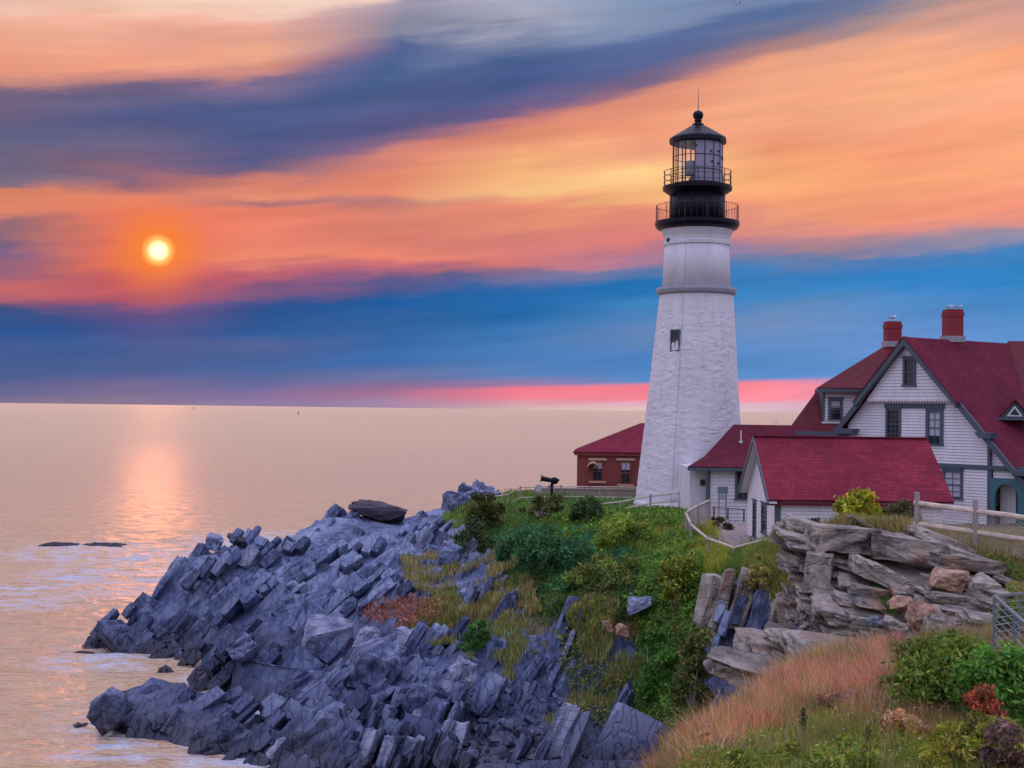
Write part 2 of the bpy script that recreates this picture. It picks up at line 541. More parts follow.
def glassmat(name, col=(0.02, 0.025, 0.03), rough=0.08):
    m, t, b = newmat(name)
    b.inputs['Base Color'].default_value = (*col, 1)
    b.inputs['Roughness'].default_value = rough
    b.inputs['IOR'].default_value = 1.6
    bump(t, b, noise(t, 1.2, 2, 0.5, wpos(t)), 0.15, 0.05)
    return m


M['glass'] = glassmat('dark_window_glass')
mg, tg, bgd = newmat('lantern_glass')
tr = tg.nodes.new('ShaderNodeBsdfTransparent')
gl = tg.nodes.new('ShaderNodeBsdfGlossy')
gl.inputs['Roughness'].default_value = 0.05
mx = tg.nodes.new('ShaderNodeMixShader')
mx.inputs[0].default_value = 0.04; tg.links.new(tr.outputs[0], mx.inputs[1]); tg.links.new(gl.outputs[0], mx.inputs[2])
tg.links.new(mx.outputs[0], tg.nodes['Material Output'].inputs[0])
M['clear'] = mg


def rockmat(name, base, light, dark, rust_amt=0.35, wet=True, moss=None, rustcol=(0.34, 0.17, 0.09)):
    m, t, b = newmat(name)
    v = wpos(t)
    at = t.nodes.new('ShaderNodeAttribute'); at.attribute_name = 'cell'
    f = noise(t, 0.35, 5, 0.6, v)
    fm = mth('ADD', mth('MULTIPLY', f, 0.5, tree=t), mth('MULTIPLY', at.outputs['Fac'], 0.55, tree=t), tree=t)
    c = ramp(t, fm, [(0.28, dark), (0.5, base), (0.72, light)])
    # grain drawn out along the bedding
    mp = t.nodes.new('ShaderNodeMapping')
    mp.inputs['Rotation'].default_value = (0, R(28), R(10))
    mp.inputs['Scale'].default_value = (3.2, 2.4, 1.5)
    g = t.nodes.new('ShaderNodeNewGeometry')
    t.links.new(g.outputs['Position'], mp.inputs['Vector'])
    gr = noise(t, 1.0, 8, 0.7, mp.outputs[0])
    c = mixc(ramp(t, gr, [(0.42, (0, 0, 0)), (0.7, (0.55, 0.55, 0.55))]), c, light, tree=t)
    c = mixc(ramp(t, gr, [(0.3, (0.6, 0.6, 0.6)), (0.45, (0, 0, 0))]), c, [x * 0.6 for x in dark], tree=t)
    rf = noise(t, 0.8, 6, 0.65, v)
    lo = 0.78 - rust_amt * 0.35
    c = mixc(ramp(t, rf, [(lo, (0, 0, 0)), (lo + 0.1, (0.75, 0.75, 0.75))]), c, rustcol, tree=t)
    if moss:
        mf = noise(t, 1.7, 6, 0.7, v)
        c = mixc(ramp(t, mf, [(0.55, (0, 0, 0)), (0.68, (0.7, 0.7, 0.7))]), c, moss, tree=t)
    ga = t.nodes.new('ShaderNodeAttribute'); ga.attribute_name = 'grass'
    gn = noise(t, 2.5, 6, 0.7, v)
    gf = mth('ADD', ga.outputs['Fac'], mth('MULTIPLY', mth('SUBTRACT', gn, 0.5, tree=t), 0.8, tree=t), tree=t)
    soil = ramp(t, noise(t, 1.3, 6, 0.7, v), [(0.35, (0.07, 0.09, 0.022)), (0.6, (0.15, 0.13, 0.05))] if wet else [(0.3, (0.20, 0.13, 0.06)), (0.65, (0.42, 0.24, 0.13))])
    c = mixc(ramp(t, gf, [(0.42, (0, 0, 0)), (0.6, (1, 1, 1))]), c, soil, tree=t)
    if wet:
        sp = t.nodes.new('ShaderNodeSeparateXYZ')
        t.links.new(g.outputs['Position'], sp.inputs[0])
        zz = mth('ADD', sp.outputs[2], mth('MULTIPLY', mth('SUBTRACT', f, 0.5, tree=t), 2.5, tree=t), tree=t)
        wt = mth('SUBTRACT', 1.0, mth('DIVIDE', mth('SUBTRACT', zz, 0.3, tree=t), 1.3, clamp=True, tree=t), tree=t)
        low_shade = mth('SUBTRACT', 1.0, mth('DIVIDE', mth('SUBTRACT', zz, 0.8, tree=t), 3.4, clamp=True, tree=t), tree=t)   # navy shade of the deep lower rocks, put into their colour by height
        c = mixc(mth('MULTIPLY', low_shade, 0.68, tree=t), c, (0.022, 0.036, 0.105), tree=t)
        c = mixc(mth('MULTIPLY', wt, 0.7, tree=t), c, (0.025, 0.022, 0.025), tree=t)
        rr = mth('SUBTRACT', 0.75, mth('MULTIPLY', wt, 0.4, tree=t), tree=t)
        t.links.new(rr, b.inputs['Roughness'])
    else:
        b.inputs['Roughness'].default_value = 0.8
    t.links.new(c, b.inputs['Base Color'])
    hh = mth('ADD', gr, mth('MULTIPLY', noise(t, 9, 6, 0.7, v), 0.6, tree=t), tree=t)
    vo = t.nodes.new('ShaderNodeTexVoronoi'); vo.feature = 'DISTANCE_TO_EDGE'; vo.inputs['Scale'].default_value = 1.0
    m2 = t.nodes.new('ShaderNodeMapping'); m2.inputs['Rotation'].default_value = (R(8), R(26), 0); m2.inputs['Scale'].default_value = (2.3, 1.3, 0.6) if wet else (0.8, 1.0, 3.2)
    dn = t.nodes.new('ShaderNodeTexNoise'); dn.inputs['Scale'].default_value = 1.1
    t.links.new(g.outputs['Position'], dn.inputs['Vector'])
    dv = t.nodes.new('ShaderNodeVectorMath'); dv.operation = 'MULTIPLY_ADD'; dv.inputs[1].default_value = (.7, .7, .7)
    t.links.new(dn.outputs['Color'], dv.inputs[0]); t.links.new(g.outputs['Position'], dv.inputs[2])
    t.links.new(dv.outputs[0], m2.inputs['Vector']); t.links.new(m2.outputs[0], vo.inputs['Vector'])
    ck = mth('MINIMUM', mth('MULTIPLY', vo.outputs['Distance'], 14.0, tree=t), 1.0, tree=t)
    hh = mth('ADD', hh, mth('MULTIPLY', ck, 1.3 if wet else 0.7, tree=t), tree=t)
    bump(t, b, hh, 0.75, 0.07)
    return m


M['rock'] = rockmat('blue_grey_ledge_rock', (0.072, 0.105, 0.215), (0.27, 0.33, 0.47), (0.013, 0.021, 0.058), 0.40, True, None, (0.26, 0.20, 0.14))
M['rockr'] = rockmat('grey_brown_outcrop_rock', (0.19, 0.168, 0.14), (0.40, 0.35, 0.28), (0.05, 0.05, 0.055), 0.7, False, (0.10, 0.17, 0.14), (0.30, 0.17, 0.10))
M['rusty'] = rockmat('orange_brown_rock', (0.38, 0.21, 0.13), (0.50, 0.32, 0.22), (0.20, 0.11, 0.08), 0.3, False)
M['pale'] = rockmat('pale_grey_boulder', (0.19, 0.23, 0.34), (0.33, 0.36, 0.46), (0.08, 0.10, 0.17), 0.25, False)
M['lichen'] = rockmat('tan_lichened_slab', (0.32, 0.28, 0.22), (0.42, 0.38, 0.31), (0.15, 0.13, 0.10), 0.4, False)
M['ledge'] = rockmat('dark_wet_ledge', (0.045, 0.035, 0.05), (0.09, 0.07, 0.09), (0.02, 0.018, 0.025), 0.1, False)


def vegmat(name):
    m, t, b = newmat(name)
    a = t.nodes.new('ShaderNodeAttribute'); a.attribute_name = 'col'
    t.links.new(a.outputs['Color'], b.inputs['Base Color'])
    b.inputs['Roughness'].default_value = 0.7
    b.inputs['Specular IOR Level'].default_value = 0.2
    tl = t.nodes.new('ShaderNodeBsdfTranslucent')
    t.links.new(a.outputs['Color'], tl.inputs[0])
    mx = t.nodes.new('ShaderNodeMixShader'); mx.inputs[0].default_value = 0.3
    t.links.new(b.outputs[0], mx.inputs[1]); t.links.new(tl.outputs[0], mx.inputs[2])
    t.links.new(mx.outputs[0], t.nodes['Material Output'].inputs[0])
    return m


M['veg'] = vegmat('leaves_and_blades')


# ------------------------------------------------------------------ noise in numpy
def hash3(i, j, k, s):
    i = i.astype(np.int64); j = j.astype(np.int64); k = k.astype(np.int64)
    h = (i * 73856093) ^ (j * 19349663) ^ (k * 83492791) ^ (s * 2654435761)
    h = (h ^ (h >> 13)) * 1274126177 & 0xFFFFFFFF
    h = (h ^ (h >> 15)) * 2246822519 & 0xFFFFFFFF
    h = (h ^ (h >> 13)) & 0xFFFFFF
    return h / float(0xFFFFFF)


def vnoise(A, s=0):
    I = np.floor(A); f = A - I; f = f * f * (3 - 2 * f)
    out = 0
    for a in (0, 1):
        for b in (0, 1):
            for c in (0, 1):
                wgt = (f[:, 0] if a else 1 - f[:, 0]) * (f[:, 1] if b else 1 - f[:, 1]) * (f[:, 2] if c else 1 - f[:, 2])
                out = out + wgt * hash3(I[:, 0] + a, I[:, 1] + b, I[:, 2] + c, s)
    return out


def fbm(A, s=0, o=4):
    r = 0; a = 0.5; t = 0
    for k in range(o):
        r = r + a * vnoise(A * (2 ** k), s + k); t += a; a *= 0.5
    return r / t


def blocky(A, fr, sizes, seed):
    """anisotropic cells with a boxy metric: id, feature point, edge distance"""
    Q = (A @ np.array(fr).T) / np.array(sizes)
    I = np.floor(Q)
    f1 = np.full(len(A), 9e9); f2 = np.full(len(A), 9e9)
    cid = np.zeros((len(A), 3)); ctr = np.zeros((len(A), 3))
    for a in (-1, 0, 1):
        for b in (-1, 0, 1):
            for c in (-1, 0, 1):
                J = I + np.array((a, b, c))
                Fp = J + np.stack([0.15 + 0.7 * hash3(J[:, 0], J[:, 1], J[:, 2], seed + q) for q in range(3)], 1)
                D = np.abs(Q - Fp)
                d = (D ** 4).sum(1) ** 0.25
                m = d < f1
                f2 = np.where(m, f1, np.minimum(f2, d))
                cid[m] = J[m]; ctr[m] = Fp[m]
                f1 = np.where(m, d, f1)
    cw = (ctr * np.array(sizes)) @ np.linalg.inv(np.array(fr).T)
    return cid, cw, f2 - f1


def jfloor(x, key, amt, seed):
    i = np.floor(x)
    b = lambda k: k + amt * (hash3(k, key[0], key[1], seed) - 0.5)
    i = np.where(x < b(i), i - 1, i)
    i = np.where(x >= b(i + 1), i + 1, i)
    lo, hi = b(i), b(i + 1)
    return i, lo, hi


def bricks(A, fr, sizes, seed):
    """beds crossed by joints: a box partition in the frame of the strata"""
    Q = A @ np.array(fr).T
    z = np.zeros(len(A))
    i3, l3, h3 = jfloor(Q[:, 2] / sizes[2], (z, z), 0.8, seed)
    o1 = hash3(i3, z, z, seed + 1)
    i1, l1, h1 = jfloor(Q[:, 0] / sizes[0] + o1, (i3, z), 0.8, seed + 2)
    o2 = hash3(i3, i1, z, seed + 3)
    i2, l2, h2 = jfloor(Q[:, 1] / sizes[1] + o2, (i3, i1), 0.7, seed + 4)
    cid = np.stack([i1, i2, i3], 1)
    C = np.stack([((l1 + h1) / 2 - o1) * sizes[0], ((l2 + h2) / 2 - o2) * sizes[1], (l3 + h3) / 2 * sizes[2]], 1)
    e = np.minimum.reduce([(Q[:, 0] / sizes[0] + o1 - l1) * sizes[0], (h1 - Q[:, 0] / sizes[0] - o1) * sizes[0],
                           (Q[:, 1] / sizes[1] + o2 - l2) * sizes[1], (h2 - Q[:, 1] / sizes[1] - o2) * sizes[1],
                           (Q[:, 2] / sizes[2] - l3) * sizes[2], (h3 - Q[:, 2] / sizes[2]) * sizes[2]])
    X = np.stack([(h1 - l1) * sizes[0], (h2 - l2) * sizes[1], (h3 - l3) * sizes[2]], 1)
    return cid, C, e, Q, X


def cellrand(cid, s):
    return hash3(cid[:, 0], cid[:, 1], cid[:, 2], s)


def frame(e1, e3):
    e1 = np.array(e1, float); e1 /= np.linalg.norm(e1)
    e3 = np.array(e3, float); e3 -= e1 * e3.dot(e1); e3 /= np.linalg.norm(e3)
    return np.stack([e1, np.cross(e3, e1), e3])


def sheet(cols, us, vs):
    """cols: {px: [control]} control = (py, Y, g) or ('z', z, Y, g)"""
    pxs = sorted(cols)
    C = np.zeros((len(pxs), len(cols[pxs[0]]), 4))
    for i, px in enumerate(pxs):
        for j, c in enumerate(cols[px]):
            if c[0] == 'z':
                p = PZ(px, c[2], c[1]); g = c[3] if len(c) > 3 else 0
            else:
                p = P(px, c[0], c[1]); g = c[2] if len(c) > 2 else 0
            C[i, j] = (p.x, p.y, p.z, g)
    fi = np.interp(us, pxs, np.arange(len(pxs)))
    i0 = np.clip(np.floor(fi).astype(int), 0, len(pxs) - 2); ft = (fi - i0)[:, None, None]
    A = C[i0] * (1 - ft) + C[i0 + 1] * ft
    j0 = np.clip(np.floor(vs).astype(int), 0, C.shape[1] - 2); fv = (vs - j0)[None, :, None]
    A = A[:, j0] * (1 - fv) + A[:, j0 + 1] * fv
    for _ in range(10):   # round the control polygon a little
        B = A.copy()
        B[1:-1] = (A[:-2] + 2 * A[1:-1] + A[2:]) / 4
        A = B.copy()
        A[:, 1:-1] = (B[:, :-2] + 2 * B[:, 1:-1] + B[:, 2:]) / 4
    return A


def gridfaces(nu, nv):
    i = np.arange(nu - 1)[:, None]; j = np.arange(nv - 1)[None]
    a = (i * nv + j).ravel()
    return np.stack([a, a + nv, a + nv + 1, a + 1], 1)


def normals(G):
    du = np.gradient(G[..., :3], axis=0); dv = np.gradient(G[..., :3], axis=1)
    n = np.cross(du, dv); n /= np.linalg.norm(n, axis=2, keepdims=True) + 1e-9
    return n


def fracture(G, fr_fn, octs, crev=0.25, seed=1, grass_bump=0.35, lean=(0.35, 0.0, -0.8)):
    """push the smooth sheet out into tilted, jointed blocks"""
    sh = G.shape[:2]
    A = G[..., :3].reshape(-1, 3).copy(); g = G[..., 3].ravel()
    # smoothed normals
    S = G.copy()
    for _ in range(25):
        S[1:-1] = (S[:-2] + S[2:]) / 2; S[:, 1:-1] = (S[:, :-2] + S[:, 2:]) / 2
    n = normals(S).reshape(-1, 3)
    flip = (n[:, 2] < -0.2) | ((np.abs(n[:, 2]) <= 0.2) & (n[:, 1] > 0))
    if (n[:, 2].mean() < 0): n = -n
    gn = fbm(A * 0.9, seed + 50, 4)
    gr = np.clip((g + (gn - 0.5) * 0.9 - 0.35) * 3.5, 0, 1)
    rock = 1 - gr
    W = A
    cell = fbm(A * 0.7, seed + 7, 3)
    d = 0.9 * (fbm(A * 0.5, seed + 80, 5) - 0.5) - octs
    gb = grass_bump * (fbm(A * 0.8, seed + 90, 4) - 0.5)
    D = (d * (0.12 + 0.88 * rock) + gb * gr)
    A = A + n * D[:, None]
    return A, n, cell, gr, A - n * D[:, None]


# ------------------------------------------------------------------ headland
Z = lambda z, Y, g=0: ('z', z, Y, g)
S1 = {
 74: [Z(-2, y) for y in (50, 57, 58, 59, 62, 66, 70, 75, 76.5, 77, 78, 81, 86, 92)],
 89: [Z(-2, 54), Z(-.8, 57.5), (728, 58.6), (724, 59.2), Z(-1, 62), Z(-1.5, 66), Z(-1.5, 70), Z(-1, 75), (655, 76.3), (650, 77), (647, 77.5), Z(-1, 79), Z(-2, 84), Z(-2, 90)],
 112: [Z(-2, 53), Z(-.3, 56.4), (705, 58), (678, 60), Z(-.8, 64), Z(-1.2, 67), Z(-1, 71), Z(-.4, 75), (642, 76.3), (630, 77.5), (620, 78.5), Z(-.2, 81), Z(-2, 86), Z(-2, 92)],
 150: [Z(-2, 51), Z(-.3, 54.8), (705, 57.5), (667, 61), Z(-.5, 65), Z(-1, 68), Z(-.6, 72), Z(.1, 74.5), (632, 76.5), (612, 78.3), (597, 80), Z(1.5, 84), Z(-1, 89), Z(-2, 95)],
 190: [Z(-2, 49), Z(-.4, 52), (712, 56), (670, 61), Z(-.3, 65), Z(-.5, 69), Z(-.2, 72), (642, 75), (605, 78), (572, 80), (548, 82), Z(4.5, 86), Z(1, 92), Z(-2, 98)],
 230: [Z(-2, 48), Z(-.5, 51.5), (738, 54), (690, 58), Z(-.1, 61.5), (640, 65), Z(-.3, 69.5), (628, 74), (590, 77.5), (560, 80), (543, 82.5), Z(5.6, 87), Z(2, 94), Z(-2, 100)],
 290: [Z(-2, 46), Z(.6, 49.5), (752, 52.5), (705, 56.5), Z(.2, 60), (652, 63), Z(.2, 69), (612, 74), (582, 78), (558, 81), (544, 83.5), Z(6, 88), Z(3, 95), Z(-2, 102)],
 312: [Z(-2, 46), Z(.6, 49.5), (752, 52.5), (708, 56.3), Z(.6, 60), (650, 63), Z(.8, 68), (605, 73.5), (575, 78), (545, 82.5), (524, 87), Z(7, 91), Z(4, 98), Z(-2, 105)],
 345: [Z(-2, 46), Z(.6, 49.5), (752, 52.5), (712, 55.5), Z(1.0, 60), (655, 62.5), Z(1.6, 67.5), (600, 73), (570, 78), (538, 83), (514, 88), Z(7.2, 92), Z(4, 99), Z(-2, 106)],
 400: [Z(-2, 46), Z(.6, 49.5), (752, 52.5), (712, 55.5), (680, 58.5), (650, 62), (620, 66.5, .4), (592, 71.5), (565, 77), (542, 83), (524, 88.5), Z(7, 93), Z(5, 100), Z(-2, 107)],
 440: [Z(-2, 46), Z(.6, 49.5), (752, 52.5), (710, 55.7), (675, 59), (640, 62.5), (608, 67, .75), (580, 73.5, .2), (552, 80, .1), (525, 87, .4), (511, 92, .4), Z(7.4, 97), Z(6, 104), Z(-2, 111)],
 480: [Z(-2, 46), Z(1.4, 49.5), (742, 53), (705, 56), (660, 60, .1), (618, 64.5, .6), (590, 69, .3), (558, 76, .1), (528, 84, .75), (503, 91, 1), (494, 97, .3), Z(8, 100), Z(6, 107), Z(-2, 114)],
 540: [Z(-2, 46), Z(1.6, 49.5), (738, 53.5), (700, 57.5), (655, 60.5, .15), (615, 63.5, .6), (590, 66.5, .9), (560, 71, 1), (527, 78, 1), (506, 84, 1), (496, 90, .8), Z(8.3, 98, .6), Z(5, 108), Z(-2, 118)],
 600: [Z(-2, 46), Z(1.6, 49.5), (738, 53.5), (695, 58, 0), (650, 60, .05), (610, 62, .55), (585, 65, .95), (560, 69, 1), (532, 75, 1), (513, 81, 1), (503, 88, .8), Z(8, 98, 1), Z(5, 108), Z(-2, 120)],
 645: [Z(-2, 46), Z(1.6, 49.5), (738, 53.5, 0), (700, 57.5, .15), (650, 60, .35), (610, 62, .8), (580, 64.5, 1), (555, 68.5, 1), (532, 74, 1), (514, 80, 1), (505, 86, .9), Z(8, 98, 1), Z(5, 110), Z(-2, 122)],
 672: [Z(-2, 46), Z(1.6, 49.5), (740, 53, .9), (700, 56, 1), (650, 58.5, 1), (610, 60.5, 1), (580, 63, 1), (557, 67, 1), (536, 72, 1), (518, 78, 1), (507, 84, 1), Z(8, 98, 1), Z(5, 112), Z(-2, 124)],
 695: [Z(-2, 47), Z(-1, 49.5), (745, 51.5, .6), (700, 53.5, .5), (650, 55.5, .2), (610, 57, .2), (580, 59, .4), (563, 62, 1), (548, 65, 1), (530, 71, 1), (514, 79, 1), Z(8, 98, 1), Z(6, 112), Z(-2, 126)],
 725: [Z(-2, 47), Z(-1, 49), (740, 51, .5), (690, 53, .4), (640, 54.5, .1), (600, 56, 0), (575, 57.5, .3), (566, 59.5, 1), (556, 62, 1), Z(7.75, 68, 1), Z(7.8, 80, 1), Z(8, 98, 1), Z(6, 114), Z(-2, 128)],
 765: [Z(-2, 45), Z(-1, 47), (740, 49, .2), (690, 51.5, 0), (640, 53, 0), (600, 54, .5), (572, 55.3, .9), (557, 57, 1), (547, 59.5, 1), Z(7.5, 66, 1), Z(7.6, 80, 1), Z(8, 98, 1), Z(6, 116), Z(-2, 130)],
 800: [Z(-2, 44), Z(-1, 46), (740, 48), (690, 50), (640, 51), (600, 52, .4), (572, 53, .9), (550, 55, 1), (538, 58, 1), Z(7.8, 64, 1), Z(7.6, 80, 1), Z(8, 98, 1), Z(6, 118), Z(-2, 132)],
 860: [Z(-2, 43), Z(-1, 45), (740, 47), (690, 49), (640, 50), (600, 51, .5), (572, 52, 1), (552, 54, 1), (540, 57, 1), Z(8.4, 63, 1), Z(7.9, 78, 1), Z(8, 98, 1), Z(6, 120), Z(-2, 136)],
 1000: [Z(-2, 43), Z(-1, 45), Z(1, 47), Z(3, 48), Z(5, 49), Z(7, 50), Z(8, 51, 1), Z(8.6, 54, 1), Z(8.8, 57, 1), Z(8.6, 63, 1), Z(8.2, 78, 1), Z(8, 98, 1), Z(6, 125), Z(-2, 140)],
 1300: [Z(-2, 43), Z(-1, 45), Z(1, 47), Z(3, 48), Z(5, 49), Z(7, 50), Z(8, 51, 1), Z(8.6, 54, 1), Z(8.8, 57, 1), Z(8.6, 63, 1), Z(8.2, 78, 1), Z(8, 98, 1), Z(6, 130), Z(-2, 150)],
}
us1 = np.concatenate([np.linspace(76, 850, 900), np.linspace(856, 1300, 60)])
vs1 = np.concatenate([np.linspace(0, 1, 8)[:-1], np.linspace(1, 11, 560)[:-1], np.linspace(11, 13, 24)])
G1 = sheet(S1, us1, vs1)
FR1 = frame((0.38, 0.22, 0.90), (0.90, -0.25, -0.36))
A1, N1, C1, GR1, B1 = fracture(G1, FR1, 0.60, 0, 3)
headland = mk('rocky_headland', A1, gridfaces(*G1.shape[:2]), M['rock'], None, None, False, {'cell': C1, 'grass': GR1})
tag(headland, kind='structure')

# ------------------------------------------------------------------ foreground hill and outcrop
S2 = {
 560: [Z(12.2, 3), Z(9.5, 12), Z(5.5, 18), Z(1, 24), Z(-2, 28), Z(-3, 33), Z(-3, 36), Z(-3, 39), Z(-3, 43), Z(-3, 48), Z(-3, 54), Z(-3, 60)],
 645: [Z(12.2, 3, 1), Z(10, 12, 1), Z(8.1, 19, 1), (772, 24, .9), Z(3, 27, .8), Z(0, 33), Z(-1, 36), Z(-2, 39), Z(-3, 43), Z(-3, 48), Z(-3, 54), Z(-3, 60)],
 700: [Z(12.2, 3, 1), Z(10.2, 12, 1), (800, 19, 1), (735, 27, 1), Z(5, 30.5, .8), Z(3, 35, .8), Z(1, 38), Z(0, 40), Z(-1, 43), Z(-2, 48), Z(-2, 54), Z(-2, 60)],
 760: [Z(12.2, 3, 1), Z(10.4, 12, 1), (800, 19, 1), (703, 29.5, 1), Z(6.3, 33, .8), Z(4.4, 37, .8), Z(3, 39), Z(2, 41), Z(0, 44), Z(-2, 49), Z(-2, 54), Z(-2, 60)],
 784: [Z(12.2, 3, 1), Z(10.4, 12, 1), (800, 19, 1), (690, 30.5, 1), Z(7.1, 34, .9), Z(5, 38, .8), Z(4.5, 39.5), Z(4, 41), Z(3, 44), Z(1, 49), Z(0, 54), Z(0, 60)],
 793: [Z(12.2, 3, 1), Z(10.4, 12, 1), (800, 19, 1), (685, 31, 1), (684, 34.5, .6), (660, 38), (628, 39), (600, 40), Z(7.2, 43.5, .3), Z(4, 48), Z(2, 54), Z(0, 60)],
 808: [Z(12.2, 3, 1), Z(10.4, 12, 1), (800, 19, 1), (678, 31.5, 1), (676, 34.8, .6), (656, 38), (595, 39.5), (535, 41), (528, 43.5, .5), Z(9, 49, 1), Z(8, 54), Z(7, 60)],
 850: [Z(12.2, 3, 1), Z(10.4, 12, 1), (800, 19, 1), (664, 32, 1), (664, 35, .8), (650, 37), (592, 39), (527, 41.5), (524, 44, 1), Z(9.5, 49, 1), Z(8.8, 54, 1), Z(7, 60)],
 900: [Z(12.2, 3, 1), Z(10.4, 12, 1), (800, 19, 1), (650, 31, 1), (655, 34.5, .9), (648, 36.5), (592, 38.5), (534, 41), (530, 43.5, 1), Z(9.8, 48, 1), Z(9, 54, 1), Z(7, 60)],
 960: [Z(12.2, 3, 1), Z(10.4, 12, 1), (800, 19, 1), (648, 29.5, 1), (655, 33.5, 1), (645, 35.5, .2), (592, 38), (552, 40.5, .1), (545, 43, 1), Z(9.7, 48, 1), Z(9, 54, 1), Z(7, 60)],
 1024: [Z(12.2, 3, 1), Z(10.4, 12, 1), (800, 19, 1), (660, 26, 1), (655, 31, 1), (640, 34, .6), (600, 37, .45), (572, 40, .5), (556, 42.5, 1), Z(9.6, 48, 1), Z(9, 54, 1), Z(7, 60)],
 1250: [Z(12.2, 3, 1), Z(10.4, 12, 1), (800, 19, 1), (660, 26, 1), (655, 31, 1), (640, 34, .8), (600, 37, .7), (572, 40, 1), (560, 42.5, 1), Z(9.6, 48, 1), Z(9, 54, 1), Z(7, 60)],
}
us2 = np.concatenate([np.linspace(562, 780, 170), np.linspace(781, 1030, 400), np.linspace(1034, 1250, 40)])
vs2 = np.concatenate([np.linspace(0, 2, 12)[:-1], np.linspace(2, 4, 90)[:-1], np.linspace(4, 9, 300)[:-1], np.linspace(9, 11, 20)])
G2 = sheet(S2, us2, vs2)
FR2 = frame((0.95, 0.1, -0.2), (0.2, -0.25, 0.95))
A2, N2, C2, GR2, B2 = fracture(G2, FR2, 0.28, 0, 8)
hill = mk('grassy_hillside', A2, gridfaces(*G2.shape[:2]), M['rockr'], None, None, False, {'cell': C2, 'grass': GR2})
tag(hill, kind='structure')

# projected positions of both sheets, for planting
PX1, PY1 = proj(A1)
PX2, PY2 = proj(A2)
if False:
    q_ = (PX2 > 700) & (PX2 < 780) & (PY2 > 630) & (PY2 < 690)
    ii = np.where(q_)[0]; print('DBG', len(ii), [(us2[i // len(vs2)].round(), vs2[i % len(vs2)].round(2), A2[i].round(1)) for i in ii[::max(1, len(ii) // 12)]])


def surf(px, py, sheet_=1):
    """surface point seen at a pixel"""
    if sheet_ == 1: X_, Y_, A_ = PX1, PY1, A1
    else: X_, Y_, A_ = PX2, PY2, A2
    m = np.where((np.abs(X_ - px) < 4) & (np.abs(Y_ - py) < 5))[0]
    if len(m) == 0: m = np.array([np.argmin((X_ - px) ** 2 + (Y_ - py) ** 2)])
    return Vector(A_[m[np.argmin(A_[m, 1])]])


# ------------------------------------------------------------------ sea
def seamat():
    m, t, b = newmat('sea_water')
    b.inputs['Base Color'].default_value = (0.10, 0.085, 0.085, 1)
    b.inputs['IOR'].default_value = 1.9
    g = t.nodes.new('ShaderNodeNewGeometry')
    sp = t.nodes.new('ShaderNodeSeparateXYZ')
    t.links.new(g.outputs['Position'], sp.inputs[0])
    n1 = noise(t, 0.09, 3, 0.5, wpos(t, (1, 1.8, 1)))
    n2_ = noise(t, 0.55, 5, 0.6, wpos(t, (0.7, 1.6, 1)))
    n3 = noise(t, 2.6, 4, 0.6, wpos(t, (0.8, 1.5, 1)))
    h = mth('ADD', mth('ADD', mth('MULTIPLY', n1, 2.2, tree=t), mth('MULTIPLY', n2_, 1.15, tree=t), tree=t), mth('MULTIPLY', n3, 0.30, tree=t), tree=t)
    bn = t.nodes.new('ShaderNodeBump')
    bn.inputs['Strength'].default_value = 1.0
    bn.inputs['Distance'].default_value = 1.25
    t.links.new(h, bn.inputs['Height'])
    t.links.new(bn.outputs[0], b.inputs['Normal'])
    # foam near the ledges and the shore
    at = t.nodes.new('ShaderNodeAttribute'); at.attribute_name = 'foam'
    fn = noise(t, 0.8, 8, 0.7, wpos(t, (0.5, 1.0, 1)), 0.6)
    ff = mth('MULTIPLY', at.outputs['Fac'], ramp(t, fn, [(0.45, (0, 0, 0)), (0.6, (1, 1, 1))]), tree=t)
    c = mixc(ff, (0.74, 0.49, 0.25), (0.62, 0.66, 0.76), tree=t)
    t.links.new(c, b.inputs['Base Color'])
    t.links.new(mth('ADD', mth('ADD', 0.2, mth('MULTIPLY', mth('DIVIDE', mth('SUBTRACT', sp.outputs[1], 60.0, tree=t), 500.0, clamp=True, tree=t), 0.22, tree=t), tree=t), mth('MULTIPLY', ff, 0.4, tree=t), tree=t), b.inputs['Roughness'])
    return m


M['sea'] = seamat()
# a fan of quads, fine where it is near, out to the horizon
rr_ = np.concatenate([np.linspace(30, 240, 620), np.geomspace(242, 60000, 90)])
th_ = np.linspace(-0.9, 0.9, 420)
RR, TT = np.meshgrid(rr_, th_, indexing='ij')
SX = RR * np.sin(TT); SY = RR * np.cos(TT)
SP = np.stack([SX.ravel(), SY.ravel(), np.zeros(SX.size)], 1)
amp = np.clip((260 - RR.ravel()) / 120, 0, 1)
hz = 0.34 * (fbm(SP * np.array((0.10, 0.28, 1)) + 3, 301, 3) - 0.5) + 0.22 * (1 - np.abs(2 * fbm(SP * np.array((0.35, 0.75, 1)), 305, 3) - 1)) - 0.11 + 0.10 * (fbm(SP * np.array((1.1, 2.2, 1)), 309, 3) - 0.5)
SP[:, 2] = hz * amp


def blob(X_, Y_, cx, cy, rx, ry):
    return np.clip(1.3 - ((X_ - cx) / rx) ** 2 - ((Y_ - cy) / ry) ** 2, 0, 1)


foam = np.zeros(SX.size)
for (px, py, rw, rl) in ((85, 552, 8, 10), (60, 590, 8, 7), (30, 600, 6, 5), (150, 560, 7, 12), (265, 540, 9, 12), (120, 575, 8, 6), (110, 660, 4, 4), (130, 750, 4, 2.5)):
    Yw = 14 * F / (py - 402.5 - ROLL * px)
    foam = np.maximum(foam, blob(SP[:, 0], SP[:, 1], (px - 512) / F * Yw, Yw, rw, rl))
